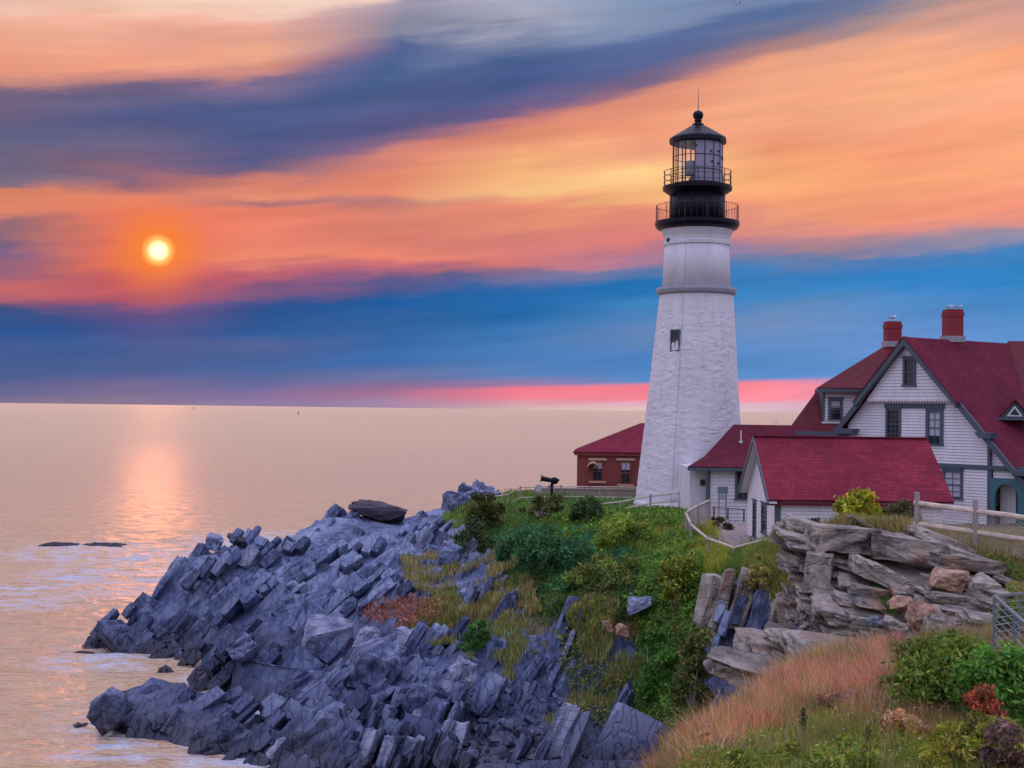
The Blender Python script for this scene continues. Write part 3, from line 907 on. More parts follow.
# white wash where the water meets the rock
sh_ = A1[(np.abs(A1[:, 2]) < .9) & (PX1 < 420) & (A1[:, 1] < 84)]
gx, gy, cs = -40.0, 40.0, 0.5
gridw = np.zeros((120, 110))
ii_ = ((sh_[:, 0] - gx) / cs).astype(int); jj_ = ((sh_[:, 1] - gy) / cs).astype(int)
okk = (ii_ >= 0) & (ii_ < 120) & (jj_ >= 0) & (jj_ < 110)
gridw[ii_[okk], jj_[okk]] = 1
gw = gridw.copy()
for _ in range(5):
    g2_ = gw.copy()
    g2_[1:] = np.maximum(g2_[1:], gw[:-1] * .66); g2_[:-1] = np.maximum(g2_[:-1], gw[1:] * .66)
    g2_[:, 1:] = np.maximum(g2_[:, 1:], gw[:, :-1] * .66); g2_[:, :-1] = np.maximum(g2_[:, :-1], gw[:, 1:] * .66)
    gw = g2_
ii_ = ((SP[:, 0] - gx) / cs).astype(int); jj_ = ((SP[:, 1] - gy) / cs).astype(int)
okk = (ii_ >= 0) & (ii_ < 120) & (jj_ >= 0) & (jj_ < 110)
foam[okk] = np.maximum(foam[okk], gw[ii_[okk], jj_[okk]])
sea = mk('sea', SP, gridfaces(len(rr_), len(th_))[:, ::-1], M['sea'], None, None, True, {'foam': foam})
tag(sea, kind='structure')
m_ = MB()
m_.add([(-60000, -3000, -3), (60000, -3000, -3), (60000, 60000, -3), (-60000, 60000, -3)], [(0, 1, 2, 3)])
sb = m_.obj('seabed', M['ledge'])
tag(sb, kind='structure')

# ------------------------------------------------------------------ rocks: chunk archetypes
def roughen(bm, half, Q, seed, name, cuts=5):
    bmesh.ops.triangulate(bm, faces=bm.faces[:])
    bmesh.ops.subdivide_edges(bm, edges=bm.edges[:], cuts=cuts, use_grid_fill=True)
    bmesh.ops.recalc_face_normals(bm, faces=bm.faces[:])
    bm.normal_update()
    V = np.array([v.co for v in bm.verts]) * np.array(half)
    Nn = np.array([v.normal for v in bm.verts])
    sz = max(half)
    fr_ = frame((.9, .1, .35), (-.35, -.1, .9))
    cid, cw, e, _q, _x = bricks(V + seed * 3.1, fr_, (sz * 1.1, sz * .8, sz * .36), 77)
    e = e / sz
    d = .10 * sz * (cellrand(cid, 3) - .5) - .05 * sz * np.clip(1 - e / .05, 0, 1)
    cid, cw, e, _q, _x = bricks(V + seed * 1.7, fr_, (sz * .45, sz * .35, sz * .14), 78)
    cl = cellrand(cid, 5)
    d += .035 * sz * (cl - .5) + .03 * sz * (fbm(V * 6 / sz, seed, 3) - .5)
    V = V + Nn * d[:, None]
    V = V @ np.array(Q).T
    me = bpy.data.meshes.new(name)
    bm.to_mesh(me); bm.free()
    me.vertices.foreach_set('co', V.astype(np.float32).ravel()); me.update()
    a = me.attributes.new('cell', 'FLOAT', 'POINT')
    a.data.foreach_set('value', cl.astype(np.float32))
    return me



CH = []
for k in range(24):
    bm = bmesh.new()
    rr = random.Random(k * 7 + 3)
    for x in (-.5, .5):
        for y in (-.5, .5):
            for z in (-.5, .5):
                if rr.random() < .45:
                    for ax in range(3):
                        p = [x, y, z]; p[ax] *= 1 - 2 * rr.uniform(.12, .45); bm.verts.new(p)
                else:
                    bm.verts.new((x * rr.uniform(.76, 1.03), y * rr.uniform(.76, 1.03), z * rr.uniform(.76, 1.03)))
    bmesh.ops.convex_hull(bm, input=bm.verts)
    loose = [v for v in bm.verts if not v.link_faces]
    bmesh.ops.delete(bm, geom=loose, context='VERTS')
    bm.faces.ensure_lookup_table(); bm.verts.index_update()
    CH.append((np.array([v.co for v in bm.verts]), [tuple(v.index for v in f.verts) for f in bm.faces]))
    bm.free()
CHM = {}


def chunkmesh(k, matkey, ledge=False):
    if (k, matkey, ledge) not in CHM:
        V, Fc = CH[k]
        bm = bmesh.new()
        vs_ = [bm.verts.new(v) for v in V]
        for f in Fc: bm.faces.new([vs_[i] for i in f])
        me = roughen(bm, (1, 1, 1), Matrix.Identity(3), k * 3 + 1, 'rock_block', 9 if ledge else 3)
        me.materials.append(bpy.data.materials[matkey] if ledge else M[matkey])
        CHM[(k, matkey, ledge)] = me
    return CHM[(k, matkey, ledge)]


def rot_from(fr_, rnd, jit=0.15):
    Mx = Matrix([list(r) for r in fr_]).transposed().to_3x3()
    J = Matrix.Rotation(rnd.gauss(0, jit), 3, 'X') @ Matrix.Rotation(rnd.gauss(0, jit), 3, 'Y') @ Matrix.Rotation(rnd.gauss(0, jit), 3, 'Z')
    return (J @ Mx)


def place_chunk(name, parent, p, rotm, size, matkey, rnd, ledge=False):
    o = bpy.data.objects.new(name, chunkmesh(rnd.randrange(10) if ledge else rnd.randrange(len(CH)), matkey, ledge))
    COL.objects.link(o)
    if parent is not None: o.parent = parent
    o.matrix_basis = Matrix.LocRotScale(p, rotm.to_quaternion(), Vector(size))
    return o


rnd = random.Random(5)
front = np.where((GR1 < 0.4) & (PY1 < 775) & (PX1 > 85) & (PX1 < 800) & (A1[:, 2] > -0.2) & (A1[:, 1] < 96))[0]


def pick(x0, x1, y0, y1, n, A_=A1, X_=PX1, Y_=PY1, G_=GR1):
    m = np.where((G_ < 0.5) & (X_ > x0) & (X_ < x1) & (Y_ > y0) & (Y_ < y1) & (A_[:, 2] > -0.3))[0]
    if len(m) == 0: return []
    return m[RNG.integers(0, len(m), n)]


# slabs on the steep face and blocks on the ledges, each one a piece of the headland
def blocks(idx, smin, smax, shape, parent, A_, N_, fr_, matf, name='rock_block', jit=0.16, sink=0.15):
    for i in idx:
        s = rnd.uniform(smin, smax)
        size = (s * shape[0] * rnd.uniform(.8, 1.25), s * shape[1] * rnd.uniform(.8, 1.25), s * shape[2] * rnd.uniform(.75, 1.3))
        p = Vector(A_[i]) - Vector(N_[i]) * sink * s
        place_chunk(name, parent, p, rot_from(fr_, rnd, jit), size, matf(), rnd)


def bedrock(parent, A_, N_, G_, X_, Y_, mask, fr_, big, mid, small, seed, matf, n_parts, spread, psmall=.5, gmax=.4, pbig=.5):
    """cover the rock with its own blocks: beds and joints cut it into boxes, and each box that lies under
    the surface is built. The biggest in view are pieces of their own, the rest is one mesh."""
    fr_ = np.array(fr_)
    idx = np.where(mask & (G_ < gmax))[0]
    out = []
    warp = lambda X: 3.2 * (np.stack([fbm(X * 0.10, seed + q, 2) for q in (60, 61, 62)], 1) - 0.5)
    # big joints decide how far whole packets stand out
    bc, _, _, _, _ = bricks(A_[idx] + warp(A_[idx]), fr_, big, seed)
    lift = (cellrand(bc, seed + 1) - 0.68) * spread
    S = A_[idx] + N_[idx] * lift[:, None]
    bigm = tuple(np.array(big) * np.array((.78, .8, .72)))
    for lev, sizes in ((2, bigm), (0, mid), (1, small)):
        acc = {}
        P_ = []; I_ = []
        for o in (0.1, -0.35, -0.8):
            P_.append(S + N_[idx] * (o * sizes[2] * (1.6 if lev < 2 else 1.0))); I_.append(idx)
        P_ = np.concatenate(P_); I_ = np.concatenate(I_); L_ = np.tile(S, (3, 1))
        WP = P_ + warp(P_)
        mc, _, _, _, _ = bricks(WP, fr_, mid, seed + 11)
        bb, _, _, _, _ = bricks(WP, fr_, bigm, seed + 41)
        isbig = cellrand(bb, seed + 42) < pbig
        issmall = (cellrand(mc, seed + 3) * .6 + fbm(P_ * .25, seed + 4, 2) * .8) > (1.0 - psmall * .8)
        keep = isbig if lev == 2 else ((issmall if lev else ~issmall) & ~isbig)
        P_, I_, L_, WP = P_[keep], I_[keep], L_[keep], WP[keep]
        cid, C, e, Q, X = bricks(WP, fr_, sizes, seed + (11, 23, 41)[lev])
        CW = C @ fr_
        CW = CW - warp(CW)
        sd_ = ((CW - L_) * N_[I_]).sum(1)
        key = (cid[:, 0].astype(np.int64) * 4099 + cid[:, 1].astype(np.int64)) * 4099 + cid[:, 2].astype(np.int64)
        u_, first, inv, cnt = np.unique(key, return_index=True, return_inverse=True, return_counts=True)
        m_sd = np.bincount(inv.ravel(), sd_) / cnt
        mn = np.stack([np.bincount(inv.ravel(), N_[I_][:, q]) / cnt for q in range(3)], 1)
        ok = (m_sd < (-0.14 if lev < 2 else -0.42) * sizes[2]) & (cnt > (3 if lev < 2 else 12))
        zs = np.bincount(inv.ravel(), A_[I_][:, 2]) / cnt
        for t in np.where(ok)[0]:
            f_ = first[t]
            ex = X[f_]
            if lev == 2 and CW[f_][2] + .5 * np.abs(ex * fr_[:, 2]).sum() > zs[t] + 1.5: continue
            if zs[t] > 4.5 and parent is headland and not (CW[f_][1] < 86) and CW[f_][2] + .5 * np.abs(ex * fr_[:, 2]).sum() > zs[t] + .45: continue
            if zs[t] > 4.5 and parent is headland and CW[f_][2] + .5 * np.abs(ex * fr_[:, 2]).sum() > zs[t] + .75: continue
            if lev == 0 and CW[f_][2] + .5 * np.abs(ex * fr_[:, 2]).sum() > zs[t] + 1.35: continue
            if lev == 2 and CW[f_][2] > 6.0 and sizes[2] > 1.2: continue
            out.append((CW[f_] + mn[t] * rnd.uniform(-.12, .14) * sizes[2], ex * (1.0 if lev < 2 else 1.08), lev))
    # how large each shows
    Pc = np.array([o[0] for o in out]); px, py = proj(Pc)
    area = np.array([(o[1][0] * o[1][2] + o[1][1] * o[1][2]) for o in out]) / Pc[:, 1] ** 2
    area[(px < -20) | (px > 1044) | (py > 790)] = 0
    order = np.argsort(-area)
    V = []; Fc = []; cell = []; b = 0
    Mt = Matrix([list(r) for r in fr_]).transposed()
    ra = (fbm(Pc * 0.09, seed + 90, 2) - .5) * 1.1; rb = (fbm(Pc * 0.11, seed + 95, 2) - .5) * .8
    for rank, t in enumerate(order):
        c, ex, lv_ = out[t]
        jr = lambda: rnd.gauss(0, .075)
        J = Matrix.Rotation(ra[t], 3, 'Y') @ Matrix.Rotation(rb[t], 3, 'X') @ Matrix.Rotation(jr(), 3, 'X') @ Matrix.Rotation(jr(), 3, 'Y') @ Matrix.Rotation(jr(), 3, 'Z') @ Mt
        g_ = np.array([rnd.uniform(.85, 1.22), rnd.uniform(.9, 1.15), rnd.uniform(.8, 1.25)])
        if rank < n_parts:
            place_chunk('rock_block' if lv_ < 2 else 'rock_ledge', parent, Vector(c), J, tuple(ex * g_), matf(px[t], py[t]) if lv_ < 2 else parent.data.materials[0].name, rnd, lv_ == 2)
        else:
            v, f = CH[rnd.randrange(len(CH))]
            sgn = np.array([rnd.choice((-1, 1)), 1, 1]); 
            vv = (v * ex * g_) @ np.array(J).T + c
            V.append(vv); Fc += [tuple(a + b for a in q) for q in f]; b += len(v); cell += [rnd.random()] * len(v)
    if V:
        tag(mk('rock_blocks', np.concatenate(V), Fc, parent.data.materials[0], parent, None, False, {'cell': cell}), kind='stuff')
    print('BLOCKS', len(out))


PXB, PYB = proj(B1)
inv_ = (PYB < 800) & (PXB > 80) & (PXB < 775) & (B1[:, 2] > -.6) & (B1[:, 1] < 100) & ~((PXB > 685) & (PYB < 590)) & (B1[:, 1] > 50) & ~((PXB < 260) & (B1[:, 2] < .05))
sub = np.zeros(len(B1), bool); sub.reshape(G1.shape[:2])[::4, ::4] = True
FRA = frame((0.60, 0.40, 0.66), (0.70, -0.30, -0.62))
left = PXB + (PYB - 600) * .5 < 420
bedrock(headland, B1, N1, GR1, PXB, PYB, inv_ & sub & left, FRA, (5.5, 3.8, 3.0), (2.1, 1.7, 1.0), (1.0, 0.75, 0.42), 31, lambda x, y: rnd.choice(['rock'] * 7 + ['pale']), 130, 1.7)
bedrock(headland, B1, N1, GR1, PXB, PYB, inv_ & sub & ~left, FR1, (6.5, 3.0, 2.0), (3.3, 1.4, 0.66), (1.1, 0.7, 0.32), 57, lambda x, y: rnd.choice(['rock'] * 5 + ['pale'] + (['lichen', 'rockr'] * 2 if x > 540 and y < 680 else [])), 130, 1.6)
PXC, PYC = proj(B2)
sub = np.zeros(len(B2), bool); sub.reshape(G2.shape[:2])[::3, ::3] = True
inv_ = (PXC > 786) & (PXC < 1030) & (B2[:, 1] > 33) & (B2[:, 1] < 47) & ~((PXC < 815) & (PYC < 560))
bedrock(hill, B2, N2, GR2, PXC, PYC, inv_ & sub, FR2, (4.2, 2.4, 1.2), (2.3, 1.4, 0.36), (1.0, 0.7, 0.16), 83, lambda x, y: rnd.choice(['rockr'] * 8 + (['lichen', 'rusty', 'rusty'] if 860 < x < 960 and y > 580 else ['lichen'])), 200, .4, .5)
R2A = (A2, PX2, PY2, GR2)


# rubble too small to pick apart
def rubble(name, idx, A_, N_, smin, smax, parent, mat):
    V = []; Fc = []; b = 0; cell = []
    for i in idx:
        v, f = CH[rnd.randrange(len(CH))]
        s = rnd.uniform(smin, smax)
        q = Matrix.Rotation(rnd.uniform(0, 6.28), 3, Vector((rnd.gauss(0, 1), rnd.gauss(0, 1), rnd.gauss(0, 1))).normalized())
        vv = (v * np.array((1.3, 1, .7)) * s) @ np.array(q).T + A_[i]
        V.append(vv); Fc += [tuple(a + b for a in t) for t in f]; b += len(v); cell += [rnd.random()] * len(v)
    return tag(mk(name, np.concatenate(V), Fc, mat, parent, None, False, {'cell': cell}), kind='stuff')


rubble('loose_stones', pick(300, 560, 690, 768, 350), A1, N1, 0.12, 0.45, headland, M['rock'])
rubble('loose_stones', pick(790, 1010, 580, 665, 500, *R2A), A2, N2, 0.06, 0.22, hill, M['rockr'])


def boulder(label, px, py, wpx, hpx, dpt, matkey, sheet_=1, tilt=0.3, dY=0.0, seed=0, kk=None, name='boulder'):
    """one free-standing boulder: a rough hull, cut and subdivided"""
    r2 = random.Random(seed + int(px))
    p = surf(px, py, sheet_)
    Yd = p.y + dY - (.9 if sheet_ == 1 else .35)
    c = P(px, py, Yd)
    s = Yd / F
    bm = bmesh.new()
    for _ in range(16):
        v = Vector([r2.uniform(-1, 1) for _ in range(3)]); v = v / max(abs(q) for q in v)
        bm.verts.new((v.x * r2.uniform(.8, 1), v.y * r2.uniform(.8, 1), v.z * r2.uniform(.8, 1)))
    ch = bmesh.ops.convex_hull(bm, input=bm.verts)
    bmesh.ops.delete(bm, geom=[v for v in bm.verts if not v.link_faces], context='VERTS')
    me = roughen(bm, (wpx * s / 2, dpt / 2, hpx * s / 2), Matrix.Rotation(tilt, 3, 'Y'), seed + int(px), name)
    o = link(name, me, M[matkey], None, c)
    tag(o, label, 'rock')
    return o


boulder('tall pale grey boulder leaning at the foot of the upper headland', 327, 644, 52, 62, 2.6, 'pale', tilt=0.35)
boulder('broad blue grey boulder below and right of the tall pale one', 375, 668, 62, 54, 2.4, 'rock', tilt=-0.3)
boulder('squat pale block jammed beneath the rusty grass patch', 372, 640, 36, 28, 1.6, 'pale', tilt=0.4)
boulder('dark cube shaped boulder perched on the far left ridge', 215, 543, 20, 18, 1.4, 'rock', tilt=0.3, dY=1.0)
boulder('long flat dark boulder capping the ridge beside the cube shaped one', 249, 541, 48, 12, 2.0, 'ledge', tilt=0.12, dY=1.0)
boulder('dark humped boulder along the skyline of the outer headland', 378, 512, 62, 20, 3.0, 'ledge', tilt=0.12)
boulder('blue grey boulder at the seaward end of the path rail', 456, 502, 30, 20, 2, 'rock', tilt=0.2)
boulder('rounded grey boulder left of the viewer telescope on the point', 472, 495, 22, 14, 2, 'rock', tilt=-0.1)
boulder('grey boulder behind the seaward fence end', 490, 494, 26, 8, 2, 'rock', tilt=0.1)
boulder('large smooth slab standing at the base of the slanted cliff', 330 + 175 - 80, 705, 46, 60, 1.6, 'rock', tilt=0.5)
boulder('pale leaning slab beside the smooth one above the rubble', 455, 690, 34, 74, 1.3, 'pale', tilt=0.35)
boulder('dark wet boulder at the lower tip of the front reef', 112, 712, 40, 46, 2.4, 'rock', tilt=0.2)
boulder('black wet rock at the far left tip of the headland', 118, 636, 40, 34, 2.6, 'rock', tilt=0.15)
boulder('orange tan block sitting in the middle of the roadside outcrop', 948, 580, 40, 24, 1.0, 'rusty', 2, 0.08, -0.4)
boulder('brown cube of rock right of the orange tan block', 982, 585, 30, 28, .9, 'lichen', 2, 0.05, -0.3)
boulder('upper left orange stone among thin stacked layers', 900, 603, 24, 16, .8, 'rusty', 2, 0.15, -0.3)
boulder('reddish brown block below the orange tan one', 922, 615, 26, 28, .9, 'rusty', 2, 0.15, -0.4)
boulder('dark purple brown wedge beside the reddish block', 940, 626, 34, 24, .9, 'rockr', 2, 0.25, -0.3)
boulder('pink grey slab tilted over the dry stones near the grass', 893, 630, 32, 24, .8, 'lichen', 2, 0.4, -0.4)
boulder('small square grey stone left of the pink slab', 876, 622, 16, 15, .6, 'pale', 2, 0.1, -0.4)
boulder('tan rounded rock on the left of two in the grassy cliff', 609, 626, 15, 12, .7, 'rusty', 1, 0.1, -0.4)
boulder('tan rounded rock on the right of two in the grassy cliff', 622, 629, 13, 14, .7, 'rusty', 1, 0.1, -0.4)
boulder('pale jagged rock poking through the turf above the cliff', 477, 553, 34, 38, 1.4, 'pale', 1, 0.3, -0.3)
boulder('grey block below dark brush on the cliff shoulder', 447, 562, 24, 42, 1.4, 'rock', 1, 0.35, -0.3)
boulder('grey lichened rock bulging under the clifftop grass', 640, 604, 32, 20, 1, 'pale', 1, -0.3, -0.3)

# slabs that stand in the gully's right side and cap the outcrop: rough pieces of the ground they belong to
def slabpiece(px, py, wpx, hpx, dpt, matkey, parent, sheet_, tilt, dY, seed, nm='rock_slab'):
    r2 = random.Random(seed)
    Yd = surf(px, py, sheet_).y + dY
    c = P(px, py, Yd); q = Yd / F
    bm = bmesh.new()
    for x in (-1, 1):
        for y in (-1, 1):
            for z in (-1, 1):
                bm.verts.new((x * r2.uniform(.82, 1), y * r2.uniform(.82, 1), z * r2.uniform(.8, 1)))
    for _ in range(5):
        v = Vector([r2.uniform(-1, 1) for _ in range(3)]); bm.verts.new(v / max(abs(k) for k in v) * r2.uniform(.95, 1.03))
    bmesh.ops.convex_hull(bm, input=bm.verts)
    bmesh.ops.delete(bm, geom=[v for v in bm.verts if not v.link_faces], context='VERTS')
    me = roughen(bm, (wpx * q / 2, dpt / 2, hpx * q / 2), Matrix.Rotation(tilt, 3, 'Y') @ Matrix.Rotation(r2.uniform(-.3, .3), 3, 'Z'), seed, nm)
    o = link(nm, me, M[matkey], parent)
    o.location = c
    return o


for k_, a_ in enumerate(((706, 612, 16, 84, 1.0, 'lichen', headland, 1, .22, -.4), (722, 604, 13, 78, 1.0, 'rockr', headland, 1, .25, -.7),
                         (742, 600, 17, 66, 1.1, 'lichen', headland, 1, .28, -.2), (757, 622, 20, 70, 1.1, 'rock', headland, 1, .25, .2), (780, 628, 22, 60, 1.0, 'rockr', headland, 1, .2, .2),
                         (842, 539, 70, 26, 1.6, 'rockr', hill, 2, .04, -.2), (905, 549, 84, 28, 1.8, 'rockr', hill, 2, .12, -.1), (962, 562, 76, 15, 1.8, 'rockr', hill, 2, .13, -.2),
                         (818, 573, 28, 42, 1.2, 'rockr', hill, 2, .05, -.3), (878, 574, 60, 18, 1.2, 'lichen', hill, 2, .42, -.4))):
    slabpiece(*a_, seed=k_ * 5 + 2)

# ledge awash offshore
lg = MB()
for (x0, x1, h, py) in ((44, 82, 3.2, 545), (84, 129, 3.6, 545)):
    Yl = 14 * F / (py - 403.5)
    pts = []
    n = 26
    V = []; Fc = []
    for j in range(5):
        for i in range(n + 1):
            q = i / n
            px = x0 + (x1 - x0) * q
            hh = (math.sin(math.pi * q) ** .5) * h * (0.55 + 0.6 * rnd.random()) / F * Yl
            prof = (-0.4, .55, 1.0, .6, -0.4)[j]
            V.append(((px - 512) / F * Yl, Yl + (j - 2) * 1.1 + rnd.uniform(-.3, .3), hh * prof if prof > 0 else -0.5))
    for j in range(4):
        for i in range(n):
            a = j * (n + 1) + i
            Fc.append((a, a + 1, a + n + 2, a + n + 1))
    o = mk('sea_ledge', V, Fc, M['ledge'], None, (V[n // 2][0], Yl, 0), False, None)
    tag(o, 'low dark ledge awash off the point, ' + ('left of the two' if x0 < 60 else 'the longer right one'), 'rock')

for (px, py, wd, lab) in ((88, 653, 12, 'small flat black rock in the water off the headland tip'), (88, 724, 9, 'tiny dark rock just off the front reef tip')):
    Yl = 14 * F / (py - 403.6)
    c_ = Vector(((px - 512) / F * Yl, Yl, 0))
    mb = MB(); mb.ball(c_, wd / F * Yl, 9, 5, (1, .7, .22))
    mb.v = [tuple(np.array(v) + RNG.normal(0, .03, 3)) for v in mb.v]
    tag(mb.obj('sea_rock', M['ledge'], None, c_), lab, 'rock')

# ------------------------------------------------------------------ lighthouse
YT = 85.0
S_ = YT / F
tb = P(697, 228, YT)
zt = lambda py: P(697, py, YT).z
TC = Vector((tb.x, YT, 7.6))
LH = thing('lighthouse', 'tall white tapering lighthouse with a black lantern house on top', 'lighthouse', TC)
# tower wall with rubble stones standing out under the paint
prof = [(7.4, 64 * S_), (zt(500), 54.5 * S_), (zt(425), 47.6 * S_), (zt(360), 42 * S_), (zt(295), 36.6 * S_)]
nth, nzv = 420, 330
zz = np.linspace(prof[0][0], prof[-1][0], nzv)
rad = np.interp(zz, [p[0] for p in prof], [p[1] for p in prof])
off = np.interp(zz, [7.4, zt(295)], [-0.28, 0.0])
th = np.linspace(0, 2 * math.pi, nth, endpoint=False)
TH, ZZ = np.meshgrid(th, zz, indexing='ij')
RD = np.broadcast_to(rad, TH.shape)
U = np.stack([(TH * 3.0).ravel(), ZZ.ravel(), np.zeros(TH.size)], 1)
wv = U + 0.12 * np.stack([fbm(U * 0.8, 401, 3), fbm(U * 0.8, 402, 3), U[:, 2]], 1)
cid, cw, ee = blocky(wv, np.eye(3), (0.62, 0.25, 9.0), 41)
rr_c = cellrand(cid, 4)
d = 0.055 * (rr_c - 0.5) + 0.05 * (fbm(U * 2.3, 410, 4) - 0.5) - 0.03 * np.clip(1 - ee / 0.12, 0, 1)
d = (d * 0.5).reshape(TH.shape)
fade = np.clip((zt(300) - ZZ) / 1.0, 0.15, 1)
RD = RD + d * fade
V = np.stack([TC.x + off[None, :] + RD * np.cos(TH), YT + RD * np.sin(TH), ZZ], 2)
i = np.arange(nth)[:, None]; j = np.arange(nzv - 1)[None]
a = (i * nzv + j).ravel(); b_ = (((i + 1) % nth) * nzv + j).ravel()
tw = mk('tower_wall', V.reshape(-1, 3), np.stack([a, b_, b_ + 1, a + 1], 1), M['tower'], LH, None, True)
c2 = (TC.x, YT)


def rg(px): return px * S_


def lat(name, pr, mat, parent=LH, n=64, smooth=False):
    mb = MB(); mb.lathe([(rg(r), zt(py)) for r, py in pr], n, c2)
    return mb.obj(name, mat, parent, smooth=smooth)


lat('belt_course', [(36.6, 296), (39.5, 294), (40.2, 291), (39.5, 288.5), (34, 287.5)], M['lead'])
lat('upper_wall', [(34.2, 290), (32.8, 262), (32.2, 246)], M['tower'], smooth=True)
lat('cornice', [(32.2, 246.5), (33.4, 246), (33.4, 243), (32.6, 242), (33.0, 238), (35, 233), (36, 231), (36, 226)], M['tower'])
lat('gallery_deck', [(36, 231), (40, 229), (42, 226), (42, 222.5), (28, 222)], M['black'])
lat('watch_room', [(28, 223), (27.6, 208), (27.6, 193)], M['black'], smooth=True)
# vertical plates on the watch room
for k in range(12):
    t = k / 12 * 2 * math.pi + .2
    mb = MB(); mb.beam((c2[0] + rg(27.9) * math.cos(t), YT + rg(27.9) * math.sin(t), zt(221)), (c2[0] + rg(27.7) * math.cos(t), YT + rg(27.7) * math.sin(t), zt(194)), .05, .012, (math.cos(t), math.sin(t), 0))
    mb.obj('seam_strip', M['black'], LH)
lat('upper_gallery_deck', [(27.6, 195), (31, 193), (34.5, 190.5), (34.5, 187), (25, 186.5)], M['black'])
lat('lantern_sill', [(25.8, 187), (25.8, 184.5), (25, 184.5)], M['black'])
lat('lantern_roof', [(26, 144.5), (28.6, 143.5), (28.6, 139.5), (27.2, 138), (8.2, 126.5), (5.6, 126)], M['black'], n=16)
lat('ventilator', [(5.8, 127), (5.8, 124), (3.4, 123.2), (3.2, 121.5), (4.2, 121), (3.0, 119.8), (4.6, 118), (5.3, 115.5), (4.8, 112.8), (3.0, 111.2), (0.6, 110.6)], M['black'], n=24, smooth=True)
mb = MB(); mb.tube((c2[0], YT, zt(111)), (c2[0], YT, zt(88.5)), 0.035, 6, 0.015); mb.obj('lightning_rod', M['steel'], LH)
# lantern glazing: 16 bays, the landward ones blanked by grey panels
vd = math.atan2(-YT, -c2[0])     # direction towards the viewer
NB = 16
for k in range(NB):
    t0 = vd - 0.11 + k * 2 * math.pi / NB; t1 = t0 + 2 * math.pi / NB
    tm = (t0 + t1) / 2 - vd
    p0 = Vector((c2[0] + rg(24.8) * math.cos(t0), YT + rg(24.8) * math.sin(t0), zt(185)))
    p1 = Vector((c2[0] + rg(24.8) * math.cos(t1), YT + rg(24.8) * math.sin(t1), zt(185)))
    upz = Vector((0, 0, zt(144) - zt(185)))
    nn = Vector((math.cos((t0 + t1) / 2), math.sin((t0 + t1) / 2), 0))
    blank = k in (0, 1, 2, 3, 4)
    mb = MB(); mb.prism([p0, p1, p1 + upz, p0 + upz], -nn * 0.02)
    mb.obj('blanking_panel' if blank else 'lantern_pane', M['panel'] if blank else M['clear'], LH)
    mb = MB(); mb.beam(p0, p0 + upz, .06 if blank else .07, .05, (nn.x, nn.y, 0)); mb.obj('mullion', M['iron'], LH)
for py in (158, 172):
    mbh = MB()
    for k in range(NB):
        if k in (0, 1, 2, 3, 4) and py == 172 and k > 1: pass
        t0 = vd - 0.11 + k * 2 * math.pi / NB; t1 = t0 + 2 * math.pi / NB
        mbh.beam((c2[0] + rg(25.1) * math.cos(t0), YT + rg(25.1) * math.sin(t0), zt(py)), (c2[0] + rg(25.1) * math.cos(t1), YT + rg(25.1) * math.sin(t1), zt(py)), .035, .04)
    mbh.obj('glazing_bar_ring', M['iron'], LH)
# bolts and vents on the panels
for k, (pa, py) in enumerate(((-.05, 150), (.55, 155), (.95, 154), (.95, 166), (.6, 165), (1.3, 160))):
    t = vd + pa
    mb = MB(); mb.ball((c2[0] + rg(25.3) * math.cos(t), YT + rg(25.3) * math.sin(t), zt(py)), .07, 6, 5); mb.obj('panel_vent', M['iron'], LH)
# beacon inside
lat('beacon_pedestal', [(9, 186), (9, 179), (6, 178), (6, 176)], M['black'], n=20)
mb = MB(); cx = c2[0] - rg(7)
mb.lathe([(rg(5), zt(176)), (rg(6.5), zt(175)), (rg(6.5), zt(164)), (rg(5), zt(162))], 20, (cx, YT - .2)); mb.obj('beacon_lens', M['panel'], LH)
mb = MB(); mb.box((cx + .3, YT - .2, zt(147.5)), (.6, .6, .3)); mb.obj('beacon_housing', M['panel'], LH)


def gallery_rail(nm, r, zlo, zhi, nposts, rails, nb, bar=.02):
    for k in range(nposts):
        t = k / nposts * 2 * math.pi + .1
        x, y = c2[0] + rg(r) * math.cos(t), YT + rg(r) * math.sin(t)
        mb = MB(); mb.tube((x, y, zt(zlo)), (x, y, zt(zhi)), bar * 1.7, 6); mb.obj('rail_post', M['iron'], LH)
    for py in rails:
        mb = MB()
        for k in range(48):
            a0 = k / 48 * 2 * math.pi; a1 = (k + 1) / 48 * 2 * math.pi
            mb.tube((c2[0] + rg(r) * math.cos(a0), YT + rg(r) * math.sin(a0), zt(py)), (c2[0] + rg(r) * math.cos(a1), YT + rg(r) * math.sin(a1), zt(py)), bar * 1.3, 5)
        mb.obj('hand_rail', M['iron'], LH)
    for k in range(nb):
        t = k / nb * 2 * math.pi
        mb = MB(); mb.tube((c2[0] + rg(r) * math.cos(t), YT + rg(r) * math.sin(t), zt(zlo)), (c2[0] + rg(r) * math.cos(t), YT + rg(r) * math.sin(t), zt(zhi)), bar * .8, 4); mb.obj('baluster', M['iron'], LH)


gallery_rail('lower', 41, 223, 206, 12, (206.5,), 44, .013)
gallery_rail('upper', 33.6, 187.5, 172, 14, (172, 177.5, 183), 0, .016)


def on_tower(px, py, r_):
    """point on the round wall seen at a pixel"""
    dd = ray(px, py); dd = Vector((dd.x / dd.y, 1, dd.z / dd.y))
    # circle intersection in plan
    ox, oy = c2[0], YT
    A_ = dd.x ** 2 + 1; B_ = -2 * (ox * dd.x + oy); C_ = ox * ox + oy * oy - r_ * r_
    y = (-B_ - math.sqrt(B_ * B_ - 4 * A_ * C_)) / (2 * A_)
    return CAM + dd * y


